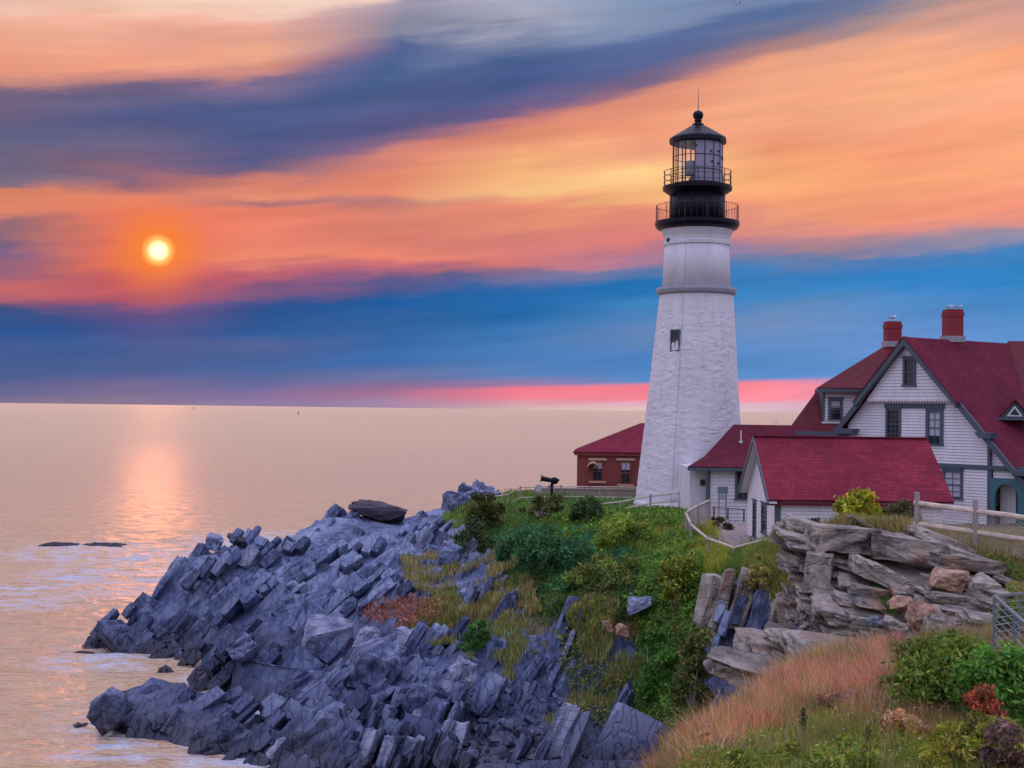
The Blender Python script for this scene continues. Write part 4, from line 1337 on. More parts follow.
wp = on_tower(675.5, 340.5, rg(40.5))
nn = (Vector((wp.x - c2[0], wp.y - YT, 0))).normalized(); tt = Vector((-nn.y, nn.x, 0))
Mw = Matrix((tt, nn, Vector((0, 0, 1)))).transposed()
mb = MB()
hw, hh = .26, .60
for s_ in (-1, 1):
    mb.box(wp + tt * s_ * (hw + .03) + nn * .02, (.09, .14, hh * 2 + .16), Mw)
    mb.box(wp + Vector((0, 0, s_ * (hh + .04))) + nn * .02, (hw * 2 - .02, .138, .09), Mw)
mb.box(wp + nn * .05, (hw * 2, .05, .05), Mw)
mb.box(wp + nn * .05, (.04, .046, hh * 2), Mw)
wf = mb.obj('window', M['trim'], LH)
mb = MB(); mb.box(wp + nn * .0, (hw * 2, .06, hh * 2), Mw); mb.obj('pane', M['glass'], wf)
wp = on_tower(668.5, 240, rg(33)); mb = MB(); mb.ball(wp, .14, 8, 6); mb.obj('porthole_vent', M['iron'], LH)
# lightning cable down the wall
mb = MB(); last = None
for py in range(232, 503, 6):
    zq = zt(py); r_ = float(np.interp(zq, [p[0] for p in prof] + [zt(288), zt(246)], [p[1] for p in prof] + [rg(34.2), rg(32.3)])) + .03
    t = vd - 0.33
    q = Vector((c2[0] + float(np.interp(zq, [7.4, zt(295)], [-0.28, 0.0])) + r_ * math.cos(t), YT + r_ * math.sin(t), zq))
    if last is not None: mb.tube(last, q, .010, 4)
    last = q
mb.obj('lightning_cable', M['lead'], LH)


# ------------------------------------------------------------------ building kit
def clip_poly(poly, z0, z1):
    def cut(p, zc, keep_above):
        out = []
        for i in range(len(p)):
            a, b = p[i], p[(i + 1) % len(p)]
            ina = (a[1] >= zc) == keep_above or abs(a[1] - zc) < 1e-9
            inb = (b[1] >= zc) == keep_above or abs(b[1] - zc) < 1e-9
            if ina: out.append(a)
            if ina != inb and abs(b[1] - a[1]) > 1e-9:
                q = (zc - a[1]) / (b[1] - a[1])
                out.append((a[0] + (b[0] - a[0]) * q, zc))
        return out
    p = cut(poly, z0, True)
    return cut(p, z1, False) if p else p


def siding(parent, O, u, n, poly, holes=(), bh=0.16, mat=None, wall_t=0.2, wall=True):
    """lapped boards over a wall slab. poly: convex [(t, z)], holes: [(t0,t1,z0,z1)] left free of boards"""
    O = Vector(O); u = Vector(u).normalized(); n = Vector(n).normalized(); mat = mat or M['white']
    W = lambda t, z, d=0: Vector((O.x, O.y, 0)) + u * t + Vector((0, 0, z)) + n * d
    if wall:
        mb = MB(); mb.prism([W(t, z) for t, z in poly], -n * wall_t); mb.obj('wall', M['sheath'], parent)
    zmin = min(p[1] for p in poly); zmax = max(p[1] for p in poly)
    z = zmin
    while z < zmax - .02:
        z1 = min(z + bh, zmax)
        c = clip_poly(poly, z, z1 - .014)
        if len(c) >= 3:
            tl0 = min(p[0] for p in c if abs(p[1] - z) < .02) if any(abs(p[1] - z) < .02 for p in c) else min(p[0] for p in c)
            tl1 = max(p[0] for p in c if abs(p[1] - z) < .02) if any(abs(p[1] - z) < .02 for p in c) else max(p[0] for p in c)
            th = [p for p in c if abs(p[1] - (z1 - .014)) < .02] or c
            tu0 = min(p[0] for p in th); tu1 = max(p[0] for p in th)
            segs = [(tl0, tl1, tu0, tu1)]
            for (h0, h1, hz0, hz1) in holes:
                if hz0 < (z + z1) / 2 < hz1:
                    ns = []
                    for (a0, a1, b0, b1) in segs:
                        if h1 <= a0 or h0 >= a1: ns.append((a0, a1, b0, b1)); continue
                        if h0 > a0: ns.append((a0, h0, b0, min(h0, b1)))
                        if h1 < a1: ns.append((h1, a1, max(h1, b0), b1))
                    segs = ns
            for (a0, a1, b0, b1) in segs:
                if a1 - a0 < .03: continue
                zt1 = z1 - .014
                V = [W(a0, z, .05), W(a1, z, .05), W(b1, zt1, .014), W(b0, zt1, .014), W(a0, z, .001), W(a1, z, .001), W(b1, zt1, .001), W(b0, zt1, .001)]
                mb = MB(); mb.add(V, [(0, 1, 2, 3), (7, 6, 5, 4), (4, 5, 1, 0), (1, 5, 6, 2), (3, 2, 6, 7), (4, 0, 3, 7)])
                mb.obj('clapboard', mat, parent)
        z = z1


def slab(name, pts, mat, parent, th=0.14, n=None, smooth=False):
    pts = [Vector(p) for p in pts]
    nr = (pts[1] - pts[0]).cross(pts[2] - pts[0]).normalized()
    if nr.z < 0: nr = -nr
    mb = MB(); mb.prism(pts, -nr * th)
    return mb.obj(name, mat, parent)


def win(parent, O, u, n, t0, t1, z0, z1, nx=2, ny=2, fw=0.12, frame=None, blind=0.0, sash=True, name='window', proud=.09):
    """window: casing, sill and glazing bars in one frame, with pane and blind under it"""
    O = Vector(O); u = Vector(u).normalized(); n = Vector(n).normalized(); frame = frame or M['trim']
    W = lambda t, z, d=0: Vector((O.x, O.y, 0)) + u * t + Vector((0, 0, z)) + n * d
    Mx = Matrix((u, n, Vector((0, 0, 1)))).transposed()
    mb = MB()
    tc_, zc_ = (t0 + t1) / 2, (z0 + z1) / 2
    for a in (t0 + fw / 2, t1 - fw / 2): mb.box(W(a, zc_, proud / 2), (fw, proud + .03, z1 - z0 - .002), Mx)
    mb.box(W(tc_, z1 - fw / 2, proud / 2 + .004), (t1 - t0 - fw * 2 + .01, proud + .034, fw), Mx)
    mb.box(W(tc_, z1 + .03, proud / 2 + .03), (t1 - t0 + .12, proud + .07, .07), Mx)
    mb.box(W(tc_, z0 + .03, proud / 2 + .03), (t1 - t0 + .12, proud + .07, .07), Mx)
    it0, it1, iz0, iz1 = t0 + fw, t1 - fw, z0 + .06, z1 - fw
    for k in range(1, nx): mb.box(W(it0 + (it1 - it0) * k / nx, (iz0 + iz1) / 2, .035), (.035, .03, iz1 - iz0), Mx)
    for k in range(1, ny): mb.box(W((it0 + it1) / 2, iz0 + (iz1 - iz0) * k / ny, .036), (it1 - it0, .034, .035), Mx)
    if sash: mb.box(W((it0 + it1) / 2, (iz0 + iz1) / 2, .037), (it1 - it0, .05, .07), Mx)
    f = mb.obj(name, frame, parent)
    mb = MB(); mb.box(W((it0 + it1) / 2, (iz0 + iz1) / 2, .012), (it1 - it0 + .04, .016, iz1 - iz0 + .04), Mx)
    mb.obj('pane', M['glass'], f)
    if blind > 0:
        bz = iz1 - (iz1 - iz0) * blind
        mb = MB(); mb.box(W((it0 + it1) / 2, (bz + iz1) / 2, .024), (it1 - it0 - .02, .004, iz1 - bz), Mx)
        mb.obj('blind', M['curtain'], f)
    return f


def bar(name, a, b, wd, ht, mat, parent, upv=(0, 0, 1)):
    mb = MB(); mb.beam(a, b, wd, ht, upv); return mb.obj(name, mat, parent)


# ------------------------------------------------------------------ oil house
YO = 93.0
o0 = P(577, 500, YO)
BH = thing('brick_building', 'small red brick building with hipped red roof left of the lighthouse', 'building', (o0.x, YO, 7.4))
xl = P(577, 470, YO).x; xr = xl + 9.2; zb = 7.3; ze = P(577, 451.5, YO).z; dpt = 7.5
mb = MB(); mb.box(((xl + xr) / 2, YO + dpt / 2, (zb + ze) / 2), (xr - xl, dpt, ze - zb)); mb.obj('wall', M['brick'], BH)
zr = P(645, 423, YO + 3.7).z
ov = .28
e = [Vector((xl - ov, YO - ov, ze)), Vector((xr + ov, YO - ov, ze)), Vector((xr + ov, YO + dpt + ov, ze)), Vector((xl - ov, YO + dpt + ov, ze))]
apx = [Vector(((xl + xr) / 2 - .2, YO + dpt / 2, zr)), Vector(((xl + xr) / 2 + .3, YO + dpt / 2, zr))]
slab('roof_slope', [e[0], e[1], apx[1], apx[0]], M['roof'], BH, .1)
slab('roof_slope', [e[0], apx[0], e[3]], M['roof'], BH, .1)
slab('roof_slope', [e[1], e[2], apx[1]], M['roof'], BH, .1)
slab('roof_slope', [e[3], apx[0], apx[1], e[2]], M['roof'], BH, .1)
mb = MB(); mb.box(((xl + xr) / 2, YO + dpt / 2, ze - .16), (xr - xl + .4, dpt + .4, .18)); mb.obj('cornice', M['brick'], BH)
# arched opening and second window
ow = P(597, 476, YO)
for (px, w_, z0p, z1p, arch) in ((597.5, 11, 481, 461, True), (625.5, 11, 484, 461, False)):
    c_ = P(px, 470, YO); hw = w_ / 2 / F * YO
    za, zb2 = P(px, z0p, YO).z, P(px, z1p, YO).z
    f = win(BH, (0, YO, 0), (1, 0, 0), (0, -1, 0), c_.x - hw, c_.x + hw, za, zb2, 2, 2, .09, M['brick'], 0.35, True, 'window', .06)
    mb = MB(); mb.box((c_.x, YO - .06, zb2 + .12), (hw * 2 + .5, .13, .16)); mb.obj('lintel', M['tan'], f)
    mb = MB(); mb.box((c_.x, YO - .07, za - .06), (hw * 2 + .4, .15, .14)); mb.obj('window_sill', M['tan'], f)
# round hood over the left one
mb = MB(); cxh = P(593, 466, YO).x; czh = P(593, 466, YO).z
for k in range(8):
    a0 = math.pi * k / 8; a1 = math.pi * (k + 1) / 8; r_ = .42
    p0 = Vector((cxh - .0 + r_ * math.cos(a0), YO - .06, czh - .2 + r_ * 1.2 * math.sin(a0))); p1 = Vector((cxh + r_ * math.cos(a1), YO - .06, czh - .2 + r_ * 1.2 * math.sin(a1)))
    mb.prism([p0, p1, p1 + Vector((0, -.55, -.1)), p0 + Vector((0, -.55, -.1))], (0, 0, .05))
mb.obj('window_hood', M['tan'], BH)
BH.rotation_euler.z = R(-4.5)
# low concrete platform in front
pf = thing('platform', 'low tan concrete platform wall behind the path rail by the brick building', 'wall', (P(590, 495, 90).x, 90, 7.8))
x0, x1 = P(535, 495, 91).x, P(641, 495, 91).x
mb = MB(); mb.box(((x0 + x1) / 2, 91, 8.15), (x1 - x0, .5, 1.0)); mb.obj('wall_base', M['concrete'], pf)
mb = MB(); mb.box(((x0 + x1) / 2, 91, 8.69), (x1 - x0 + .1, .62, .08)); mb.obj('coping', M['concrete'], pf)

# ------------------------------------------------------------------ link building
LB = thing('link_building', 'low white building with dark red flared roof joining the lighthouse to the house', 'building', (P(709, 500, 76).x, 76, 7.6))
YL = 76.0
xc = P(709, 490, YL).x
zeL = P(720, 468, YL).z
x_r = xc + 9.5
sid = lambda px, py: hit(px, py, Vector((0, YL, 0)), Vector((0, 1, 0)))
wA, wB = sid(735, 472), sid(748, 500)
siding(LB, (0, YL, 0), (1, 0, 0), (0, -1, 0), [(xc, 7.3), (x_r, 7.3), (x_r, zeL), (xc, zeL)], [(wA.x, wA.x + .95, sid(735, 499.5).z, zeL)], .2)
win(LB, (0, YL, 0), (1, 0, 0), (0, -1, 0), wA.x, wA.x + .95, sid(735, 499.5).z, zeL - .06, 2, 4, .12)
mb = MB(); mb.box((xc - .02, YL - .02, (7.3 + zeL) / 2), (.16, .16, zeL - 7.3)); mb.obj('corner_board', M['trim'], LB)
mb = MB(); mb.box((xc - .55, YL + 3.2, (7.3 + zeL) / 2), (.95, 5.2, zeL - 7.3 - .02)); mb.obj('entry_wall', M['tower'], LB)
mb = MB(); q = hit(702.5, 482.5, Vector((0, YL + .58, 0)), Vector((0, 1, 0))); mb.box((q.x, YL + .57, q.z), (.28, .08, .34)); mb.obj('vent', M['iron'], LB)
E1 = P(687.8, 466.5, YL - .5); zE = E1.z
R1 = P(733.5, 424.5, 79.6); zR = R1.z
xe = 18.0
# flared front slope in two pitches, and the hip end
mid = lambda a, b, q, dr: a.lerp(b, q) + Vector((0, 0, -dr))
k1 = mid(E1, R1, .35, .30)
k2 = Vector((xe, k1.y, k1.z)); e2 = Vector((xe, E1.y, zE)); r2_ = Vector((xe, R1.y, zR))
slab('roof_slope', [E1, e2, k2, k1], M['roof2'], LB, .12)
slab('roof_slope', [k1, k2, r2_, R1], M['roof2'], LB, .12)
Eb = Vector((E1.x + 1.3, 81.4, zE)); kb = mid(Eb, R1, .35, .3)
slab('roof_hip', [E1, k1, kb, Eb], M['roof2'], LB, .12)
slab('roof_hip', [k1, R1, kb], M['roof2'], LB, .12)
slab('roof_slope', [Vector((xe, 83.5, zE)), Vector((13.0, 83.5, zE)), R1, r2_], M['roof2'], LB, .12)
bar('gutter', E1 + Vector((-.02, -.06, -.14)), e2 + Vector((0, -.06, -.14)), .12, .16, M['trim'], LB)
bar('soffit', E1 + Vector((.3, .3, -.2)), e2 + Vector((0, .3, -.2)), .5, .06, M['trim'], LB)
q0 = P(741, 441, 77.6)
mb = MB(); mb.tube(q0 + Vector((0, 0, -.15)), q0 + Vector((0, 0, .62)), .035, 6); mb.tube(q0 + Vector((-.12, 0, -.05)), q0 + Vector((.1, 0, -.05)), .04, 6); mb.obj('vent_pipe', M['gullwhite'], LB)

# utility stand in front of it
UP = P(722.5, 499, 75.0)
US = thing('utility_stand', 'grey meter box on posts before the white link building', 'utility box', (UP.x, UP.y, 7.8))
for dx_ in (-.2, .2):
    bar('post', (UP.x + dx_, UP.y, 7.7), (UP.x + dx_, UP.y, P(722, 487, 75).z), .08, .08, M['wood_dk'], US)
mb = MB(); mb.box((UP.x, UP.y - .07, P(722, 490, 75).z), (.55, .16, .38)); mb.obj('meter_box', M['steel'], US)
mb = MB(); mb.box((UP.x - .05, UP.y - .07, P(722, 497, 75).z), (.32, .14, .3)); mb.obj('meter_box', M['lead'], US)

# ------------------------------------------------------------------ shed
SH = thing('shed', 'low white clapboard shed with a long crimson roof in front of the house', 'shed', (15.5, 64, 8))
rl = P(753.3, 435.8, 65); rrr = P(927.4, 438.6, 65)
zr_ = (rl.z + rrr.z) / 2; x0, x1 = rl.x, rrr.x
ef = P(769, 499.5, 61.0); ze_ = ef.z
yf, yb = 61.0, 69.0
yr = 65.0
for (ya, s_) in ((yf, 1), (yb, -1)):
    slab('roof_slope', [(x0, ya, ze_), (x1, ya, ze_), (x1, yr, zr_), (x0, yr, zr_)], M['roof'], SH, .12)
sl_ = (zr_ - ze_) / (yr - yf)
xw0, xw1 = x0 + .42, x1 - .42; yw0, yw1 = yf + .35, yb - .35
zw = ze_ + sl_ * .35 - .14
# front wall, faces the viewer
siding(SH, (0, yw0, 0), (1, 0, 0), (0, -1, 0), [(xw0, 7.3), (xw1, 7.3), (xw1, zw), (xw0, zw)], [], .16)
# gable end faces left: u runs along +y
nl = Vector((-1, 0, 0))
gz = lambda y: min(ze_ + sl_ * (y - yf), ze_ + sl_ * (yb - y)) - .14
hl = lambda px, py: hit(px, py, Vector((xw0, 0, 0)), nl)
wins = []
for (pa, pb, pt, pb2) in ((753.6, 757.2, 500, 538), (762.2, 767.6, 503, 534)):
    a = hl(pa, 515).y; b = hl(pb, 515).y
    wins.append((min(a, b), max(a, b), hl((pa + pb) / 2, pb2).z, hl((pa + pb) / 2, pt).z))
siding(SH, (xw0, 0, 0), (0, 1, 0), nl, [(yw0, 7.0), (yw1, 7.0), (yw1, gz(yw1)), (yr, zr_ - .14), (yw0, gz(yw0))], wins, .16)
for (a, b, c, d_) in wins:
    win(SH, (xw0, 0, 0), (0, 1, 0), nl, a, b, c, d_, 1, 3, .16, M['trim'], 0.0, True, 'door' if b - a > 9 else 'window', .05)
siding(SH, (xw1, 0, 0), (0, 1, 0), (1, 0, 0), [(yw0, 7.3), (yw1, 7.3), (yw1, gz(yw1)), (yr, zr_ - .14), (yw0, gz(yw0))], [], .16)
siding(SH, (0, yw1, 0), (1, 0, 0), (0, 1, 0), [(xw0, 7.3), (xw1, 7.3), (xw1, zw), (xw0, zw)], [], .3)
mb = MB(); mb.box((xw0 + .06, yw0 - .02, (7.2 + zw) / 2), (.26, .16, zw - 7.2)); mb.obj('corner_board', M['trim'], SH)
mb = MB(); mb.box((xw0 + 3.0, yw0 - .03, (7.2 + zw) / 2), (.08, .07, zw - 7.25)); mb.obj('downpipe', M['trim'], SH)
# rakes, soffit and eave board
for (ya, sgn) in ((yf, 1), (yb, -1)):
    bar('rake_board', (x0 - .03, ya - sgn * .05, ze_ - .14), (x0 - .03, yr, zr_ - .10), .05, .22, M['trim'], SH, (1, 0, 0)) if False else None
    mb = MB(); mb.prism([(x0 - .05, ya - sgn * .03, ze_ - .02), (x0 - .05, yr, zr_ - .0), (x0 - .05, yr, zr_ - .30), (x0 - .05, ya - sgn * .03, ze_ - .30)], (.06, 0, 0)); mb.obj('rake_board', M['trim'], SH)
    mb = MB(); mb.prism([(x0 + .02, ya, ze_ - .15), (xw0 - .03, ya, ze_ - .15), (xw0 - .03, yr, zr_ - .145), (x0 + .02, yr, zr_ - .145)], (0, 0, -.03)); mb.obj('soffit', M['white'], SH)
bar('fascia', (x0 + .02, yf + .03, ze_ - .2), (x1 - .02, yf + .03, ze_ - .2), .04, .13, M['roof2'], SH)
bar('ridge_cap', (x0, yr, zr_ + .02), (x1, yr, zr_ + .02), .3, .05, M['roof'], SH)

# ------------------------------------------------------------------ keeper's house
aH = R(55)
G = P(907, 337, 75.0)
u = Vector((math.cos(aH), -math.sin(aH), 0)); n = Vector((-math.sin(aH), -math.cos(aH), 0)); rd = -n
KH = thing('keepers_house', 'large white gabled keeper house with crimson roofs and two red chimneys', 'house', (G.x, G.y, 8))
G0 = Vector((G.x, G.y, 0))


def tz(px, py, d=0.0):
    p = hit(px, py, G + n * d, n)
    return (p - G).dot(u), p.z


LO = -0.38      # lower wall stands back from the rake line
UPP = -0.10
tp, zp = 0.0, G.z
tRl, zRl = tz(838, 428, 0)
tRr, zRr = tz(1020, 472, 0)
slo = ((zp - zRl) / abs(tRl) + (zp - zRr) / tRr) / 2
W = lambda t, z, d=0: G0 + u * t + Vector((0, 0, z)) + n * d
rake = lambda t: zp - slo * abs(t)
tL = tRl - .15; tR = 8.6
Lr = 16.0
slab('roof_slope', [W(0, zp), W(tR, rake(tR)), W(tR, rake(tR), -Lr), W(0, zp, -Lr)], M['roofd'], KH, .16)
slab('roof_slope', [W(0, zp), W(tL, rake(tL)), W(tL, rake(tL), -Lr), W(0, zp, -Lr)], M['roofd'], KH, .16)
# rake boards: the upper ones stand further out
tk, zk = tz(955, 401.5, UPP)
tk0, _ = tz(868, 401.5, UPP)
for s_, t_end in ((-1, tL), (1, tR)):
    tu = s_ * max(abs(tk), abs(tk0)) * 1.02
    mb = MB(); mb.prism([W(0, zp + .02, .03), W(tu + s_ * .35, rake(tu + s_ * .35) + .02, .03), W(tu + s_ * .25, rake(tu + s_ * .25) - .38, .03), W(0, zp - .46, .03)], n * .28); mb.obj('rake_board', M['trim'], KH)
    mb = MB(); mb.prism([W(tu + s_ * .1, rake(tu) - .1, -.02), W(t_end, rake(t_end) + .0, -.02), W(t_end - s_ * .1, rake(t_end - s_ * .1) - .40, -.02), W(tu, rake(tu) - .45, -.02)], n * .10); mb.obj('rake_board', M['trim'], KH)
    # upper roof extension over the projecting gable
    slab('roof_verge', [W(0, zp + .03, .34), W(tu + s_ * .4, rake(tu + s_ * .4) + .03, .34), W(tu + s_ * .4, rake(tu + s_ * .4) + .03, -.02), W(0, zp + .03, -.02)], M['roofd'], KH, .05)
zband = zk
# upper gable
aw0 = tz(903.7, 372, UPP); aw1 = tz(916.6, 372, UPP)
azt_, azb = tz(910, 357, UPP)[1], tz(910, 386, UPP)[1]
siding(KH, W(0, 0, UPP), u, n, [(tk0 - .05, zband + .12), (tk + .05, zband + .12), (0, zp - .2)], [(aw0[0], aw1[0], azb, azt_)], .18)
win(KH, W(0, 0, UPP), u, n, aw0[0], aw1[0], azb, azt_, 1, 4, .14, M['trim'], 0, True)
# scalloped edge
k = 0
t_ = tk0
while t_ < tk:
    mb = MB(); c_ = W(t_ + .09, zband + .06, UPP + .03); Mx = Matrix((u, n, Vector((0, 0, 1)))).transposed(); mb.prism([W(t_, zband + .14, UPP - .01), W(t_ + .17, zband + .14, UPP - .01), W(t_ + .155, zband + .02, UPP - .01), W(t_ + .085, zband - .06, UPP - .01), W(t_ + .015, zband + .02, UPP - .01)], n * .07)
    mb.obj('scalloped_shingle', M['white'], KH)
    t_ += .19
# lower wall
b1 = tz(905, 404, LO)[1]; b2 = tz(905, 408, LO)[1]
zfl = tz(960, 466, LO)[1]
wl = [(tz(886.5, 420, LO)[0], tz(901.5, 420, LO)[0], tz(894, 439, LO)[1], b2), (tz(926.6, 420, LO)[0], tz(944, 420, LO)[0], tz(935, 445, LO)[1], b2)]
tEndL = tRl + .45; tCorner = tz(988.5, 450, LO)[0]
polyw = [(tEndL, zfl + .1), (tCorner, zfl + .1), (tCorner, rake(tCorner) - .3), (tk * .9, rake(tk * .9) - .3), (-.0 + tk0 * .9, rake(tk0 * .9) - .3), (tEndL, rake(tEndL) - .35)]
zmid = b1
siding(KH, W(0, 0, LO), u, n, polyw, [(w_[0], w_[1], w_[2], w_[3]) for w_ in wl] + [(wl[0][0], wl[1][1], b2 - .02, b1)], .16)
bar('window_band', W(wl[0][0] - .1, (b1 + b2) / 2, LO + .03), W(wl[1][1] + .1, (b1 + b2) / 2, LO + .03), .08, b1 - b2 + .04, M['trim'], KH)
win(KH, W(0, 0, LO), u, n, *wl[0], 3, 6, .13, M['trim'], 0, True)
win(KH, W(0, 0, LO), u, n, *wl[1], 2, 4, .2, M['trim'], .75, True)
# bit of wall under the right rake beyond the corner
tE2 = tz(1016, 460, LO)[0]
siding(KH, W(0, 0, LO - .15), u, n, [(tCorner + .1, zfl + .1), (tE2, zfl + .1), (tCorner + .1, rake(tCorner + .1) - .35)], [], .16)
# ground storey
tD0, tD1 = tz(943, 480, LO)[0], tz(963.5, 480, LO)[0]
zd1 = tz(955, 469.5, LO)[1]; zd0 = tz(955, 499, LO)[1]
siding(KH, W(0, 0, LO), u, n, [(tEndL, 7.6), (tCorner, 7.6), (tCorner, zfl - .12), (tEndL, zfl - .12)], [(tD0, tD1, zd0, zd1)], .16)
win(KH, W(0, 0, LO), u, n, tD0, tD1, zd0, zd1, 2, 4, .14, M['trim'], .95, True)
bar('floor_band', W(tEndL, zfl, LO + .05), W(tE2 + 1, zfl, LO + .05), .14, .22, M['trim'], KH)
mb = MB(); mb.prism([W(tCorner - .02, 7.7, LO + .001), W(tCorner + .22, 7.7, LO + .001), W(tCorner + .22, zfl - .12, LO + .001), W(tCorner - .02, zfl - .12, LO + .001)], n * .07); mb.obj('corner_board', M['trim'], KH)
mb = MB(); mb.prism([W(tCorner - .02, zfl + .12, LO + .001), W(tCorner + .16, zfl + .12, LO + .001), W(tCorner + .16, rake(tCorner + .16) - .3, LO + .001), W(tCorner - .02, rake(tCorner) - .3, LO + .001)], n * .07); mb.obj('corner_board', M['trim'], KH)
# cornice returns
for (pa, pb, py, h_) in ((975, 993, 435.5, .3), (1009, 1030, 473, .28), (833, 854, 431, .3)):
    ta = tz(pa, py, .15)[0]; tb_ = tz(pb, py, .15)[0]; zc = tz((pa + pb) / 2, py, .15)[1]
    mb = MB(); mb.prism([W(ta, zc + h_ / 2, -.3), W(tb_, zc + h_ / 2, -.3), W(tb_ - .12, zc - h_ / 2, -.3), W(ta + .3, zc - h_ / 2, -.3)], n * .55); mb.obj('cornice_return', M['trim'], KH)
# porch wall with an arch
tA0 = tCorner + .24; tA1 = tA0 + 3.2; zA0 = 7.7; zA1 = zfl - .55
ca = tz(1007.6, 497, LO)[0]; ra = abs(tz(1019, 497, LO)[0] - tz(996, 497, LO)[0]) / 2; zc = tz(1007.6, 497, LO)[1]
pts = [W(tA0, zA0, LO)] + [W(tA0, zA1, LO), W(tA1, zA1, LO), W(tA1, zA0, LO), W(ca + ra, zA0, LO)]
arc = [W(ca + ra * math.cos(q), zc + ra * math.sin(q), LO) for q in [math.pi * k / 12 for k in range(13)]]
# build the arch wall as strips
mb = MB()
mb.prism([W(tA0, zA0, LO), W(ca - ra, zA0, LO), W(ca - ra, zA1, LO), W(tA0, zA1, LO)], n * .12)
mb.prism([W(ca + ra, zA0, LO), W(tA1, zA0, LO), W(tA1, zA1, LO), W(ca + ra, zA1, LO)], n * .12)
for k in range(12):
    q0, q1 = math.pi * k / 12, math.pi * (k + 1) / 12
    a0, a1 = ca + ra * math.cos(q0), ca + ra * math.cos(q1)
    mb.prism([W(a1, zc + ra * math.sin(q1), LO), W(a0, zc + ra * math.sin(q0), LO), W(a0, zA1, LO), W(a1, zA1, LO)], n * .12)
mb.obj('porch_arch', M['teal'], KH)
siding(KH, W(0, 0, LO - .1), u, n, [(tA0, zA1 + .02), (tA1, zA1 + .02), (tA1, zfl - .12), (tA0, zfl - .12)], [], .16)
mb = MB(); mb.prism([W(tA0, 7.7, LO - .7), W(ca, 7.7, LO - .7), W(ca, zA1, LO - .7), W(tA0, zA1, LO - .7)], n * -.1); mb.obj('porch_wall', M['white'], KH)
mb = MB(); mb.prism([W(ca, 7.7, LO - .9), W(tA1, 7.7, LO - .9), W(tA1, zA1, LO - .9), W(ca, zA1, LO - .9)], n * -.1); mb.obj('porch_wall', M['teal'], KH)
# left side wall (in shade behind the link roof) and far end
mb = MB(); mb.prism([W(tEndL, 7.6, LO), W(tEndL, rake(tEndL) - .3, LO), W(tEndL, rake(tEndL) - .3, -Lr + .3), W(tEndL, 7.6, -Lr + .3)], u * .2); mb.obj('side_wall', M['white'], KH)
mb = MB(); mb.prism([W(tEndL, 7.6, -Lr + .3), W(tR - .3, 7.6, -Lr + .3), W(tR - .3, rake(tR - .3) - .3, -Lr + .3), W(0, zp - .3, -Lr + .3), W(tEndL, rake(tEndL) - .3, -Lr + .3)], -n * .1); mb.obj('rear_wall', M['white'], KH)


# chimneys
def chimney(px0, px1, ptop, pbase, Yc, parent=KH):
    a, b = P(px0, ptop, Yc), P(px1, ptop, Yc); zt_ = a.z; w_ = (b.x - a.x); zb_ = P(px0, pbase, Yc).z - 1.2
    c_ = Vector(((a.x + b.x) / 2, Yc, 0))
    Mx = Matrix.Rotation(0, 3, 'Z')
    mb = MB(); mb.box((c_.x, c_.y, (zt_ - .12 + zb_) / 2), (w_ * .93, w_ * .93, zt_ - .12 - zb_)); ch = mb.obj('chimney', M['chimney'], parent)
    mb = MB(); mb.box((c_.x, c_.y, zt_ - .30), (w_ * 1.0, w_ * 1.0, .22)); mb.box((c_.x, c_.y, zt_ - .09), (w_ * .9, w_ * .9, .18)); mb.obj('chimney_cap', M['chimney'], ch)
    mb = MB(); mb.box((c_.x, c_.y, P(px0, pbase, Yc).z + .1), (w_ * 1.12, w_ * 1.12, .35)); mb.obj('flashing', M['lead'], ch)
    return Vector((c_.x, c_.y, zt_))


top2 = chimney(944, 961.5, 309.5, 341, 77.6)
top1 = chimney(884.8, 900.3, 321.5, 346, 82.0)

# small triangular dormer on the main roof
def roofpt(px, py, off=0.0):
    nr = (u * slo + Vector((0, 0, 1))).normalized()
    return hit(px, py, W(0, zp) + nr * off, nr)


a = roofpt(1000.5, 418.5, .02); b = roofpt(1034, 418.5, .02)
fd = Vector((-.25, -1, 0)).normalized(); fu = Vector((1, -.25, 0)).normalized()
wdt = 1.9
cA = P(1014.5, 419, a.y - .1)
mid_ = cA; apex = cA + Vector((0, 0, 1.0))
L_ = cA - fu * wdt / 2; R_ = cA + fu * wdt / 2
back = Vector((1.2, 2.0, 0))
dm = MB(); dm.prism([L_, R_, apex], -fd * .05); dw = dm.obj('dormer', M['trim'], KH)
dm = MB(); dm.prism([cA - fu * .42 + Vector((0, 0, .14)) + fd * .02, cA + fu * .42 + Vector((0, 0, .14)) + fd * .02, cA + Vector((0, 0, .72)) + fd * .02], fd * .05); dm.obj('window_frame', M['gullwhite'], dw)
dm = MB(); dm.prism([cA - fu * .26 + Vector((0, 0, .22)) + fd * .06, cA + fu * .26 + Vector((0, 0, .22)) + fd * .06, cA + Vector((0, 0, .58)) + fd * .06], fd * .03); dm.obj('pane', M['glass'], dw)
slab('dormer_roof', [L_ + fd * .2 + Vector((-.05, 0, -.02)), apex + fd * .2 + Vector((0, 0, .1)), apex + back + Vector((0, 0, .1)), L_ + back * .8], M['roofd'], KH, .07)
slab('dormer_roof', [R_ + fd * .2 + Vector((.05, 0, -.02)), apex + fd * .2 + Vector((0, 0, .1)), apex + back + Vector((0, 0, .1)), R_ + back * .8], M['roofd'], KH, .07)
bar('dormer_sill', L_ + fd * .15 - fu * .1, R_ + fd * .15 + fu * .1, .3, .12, M['trim'], KH)
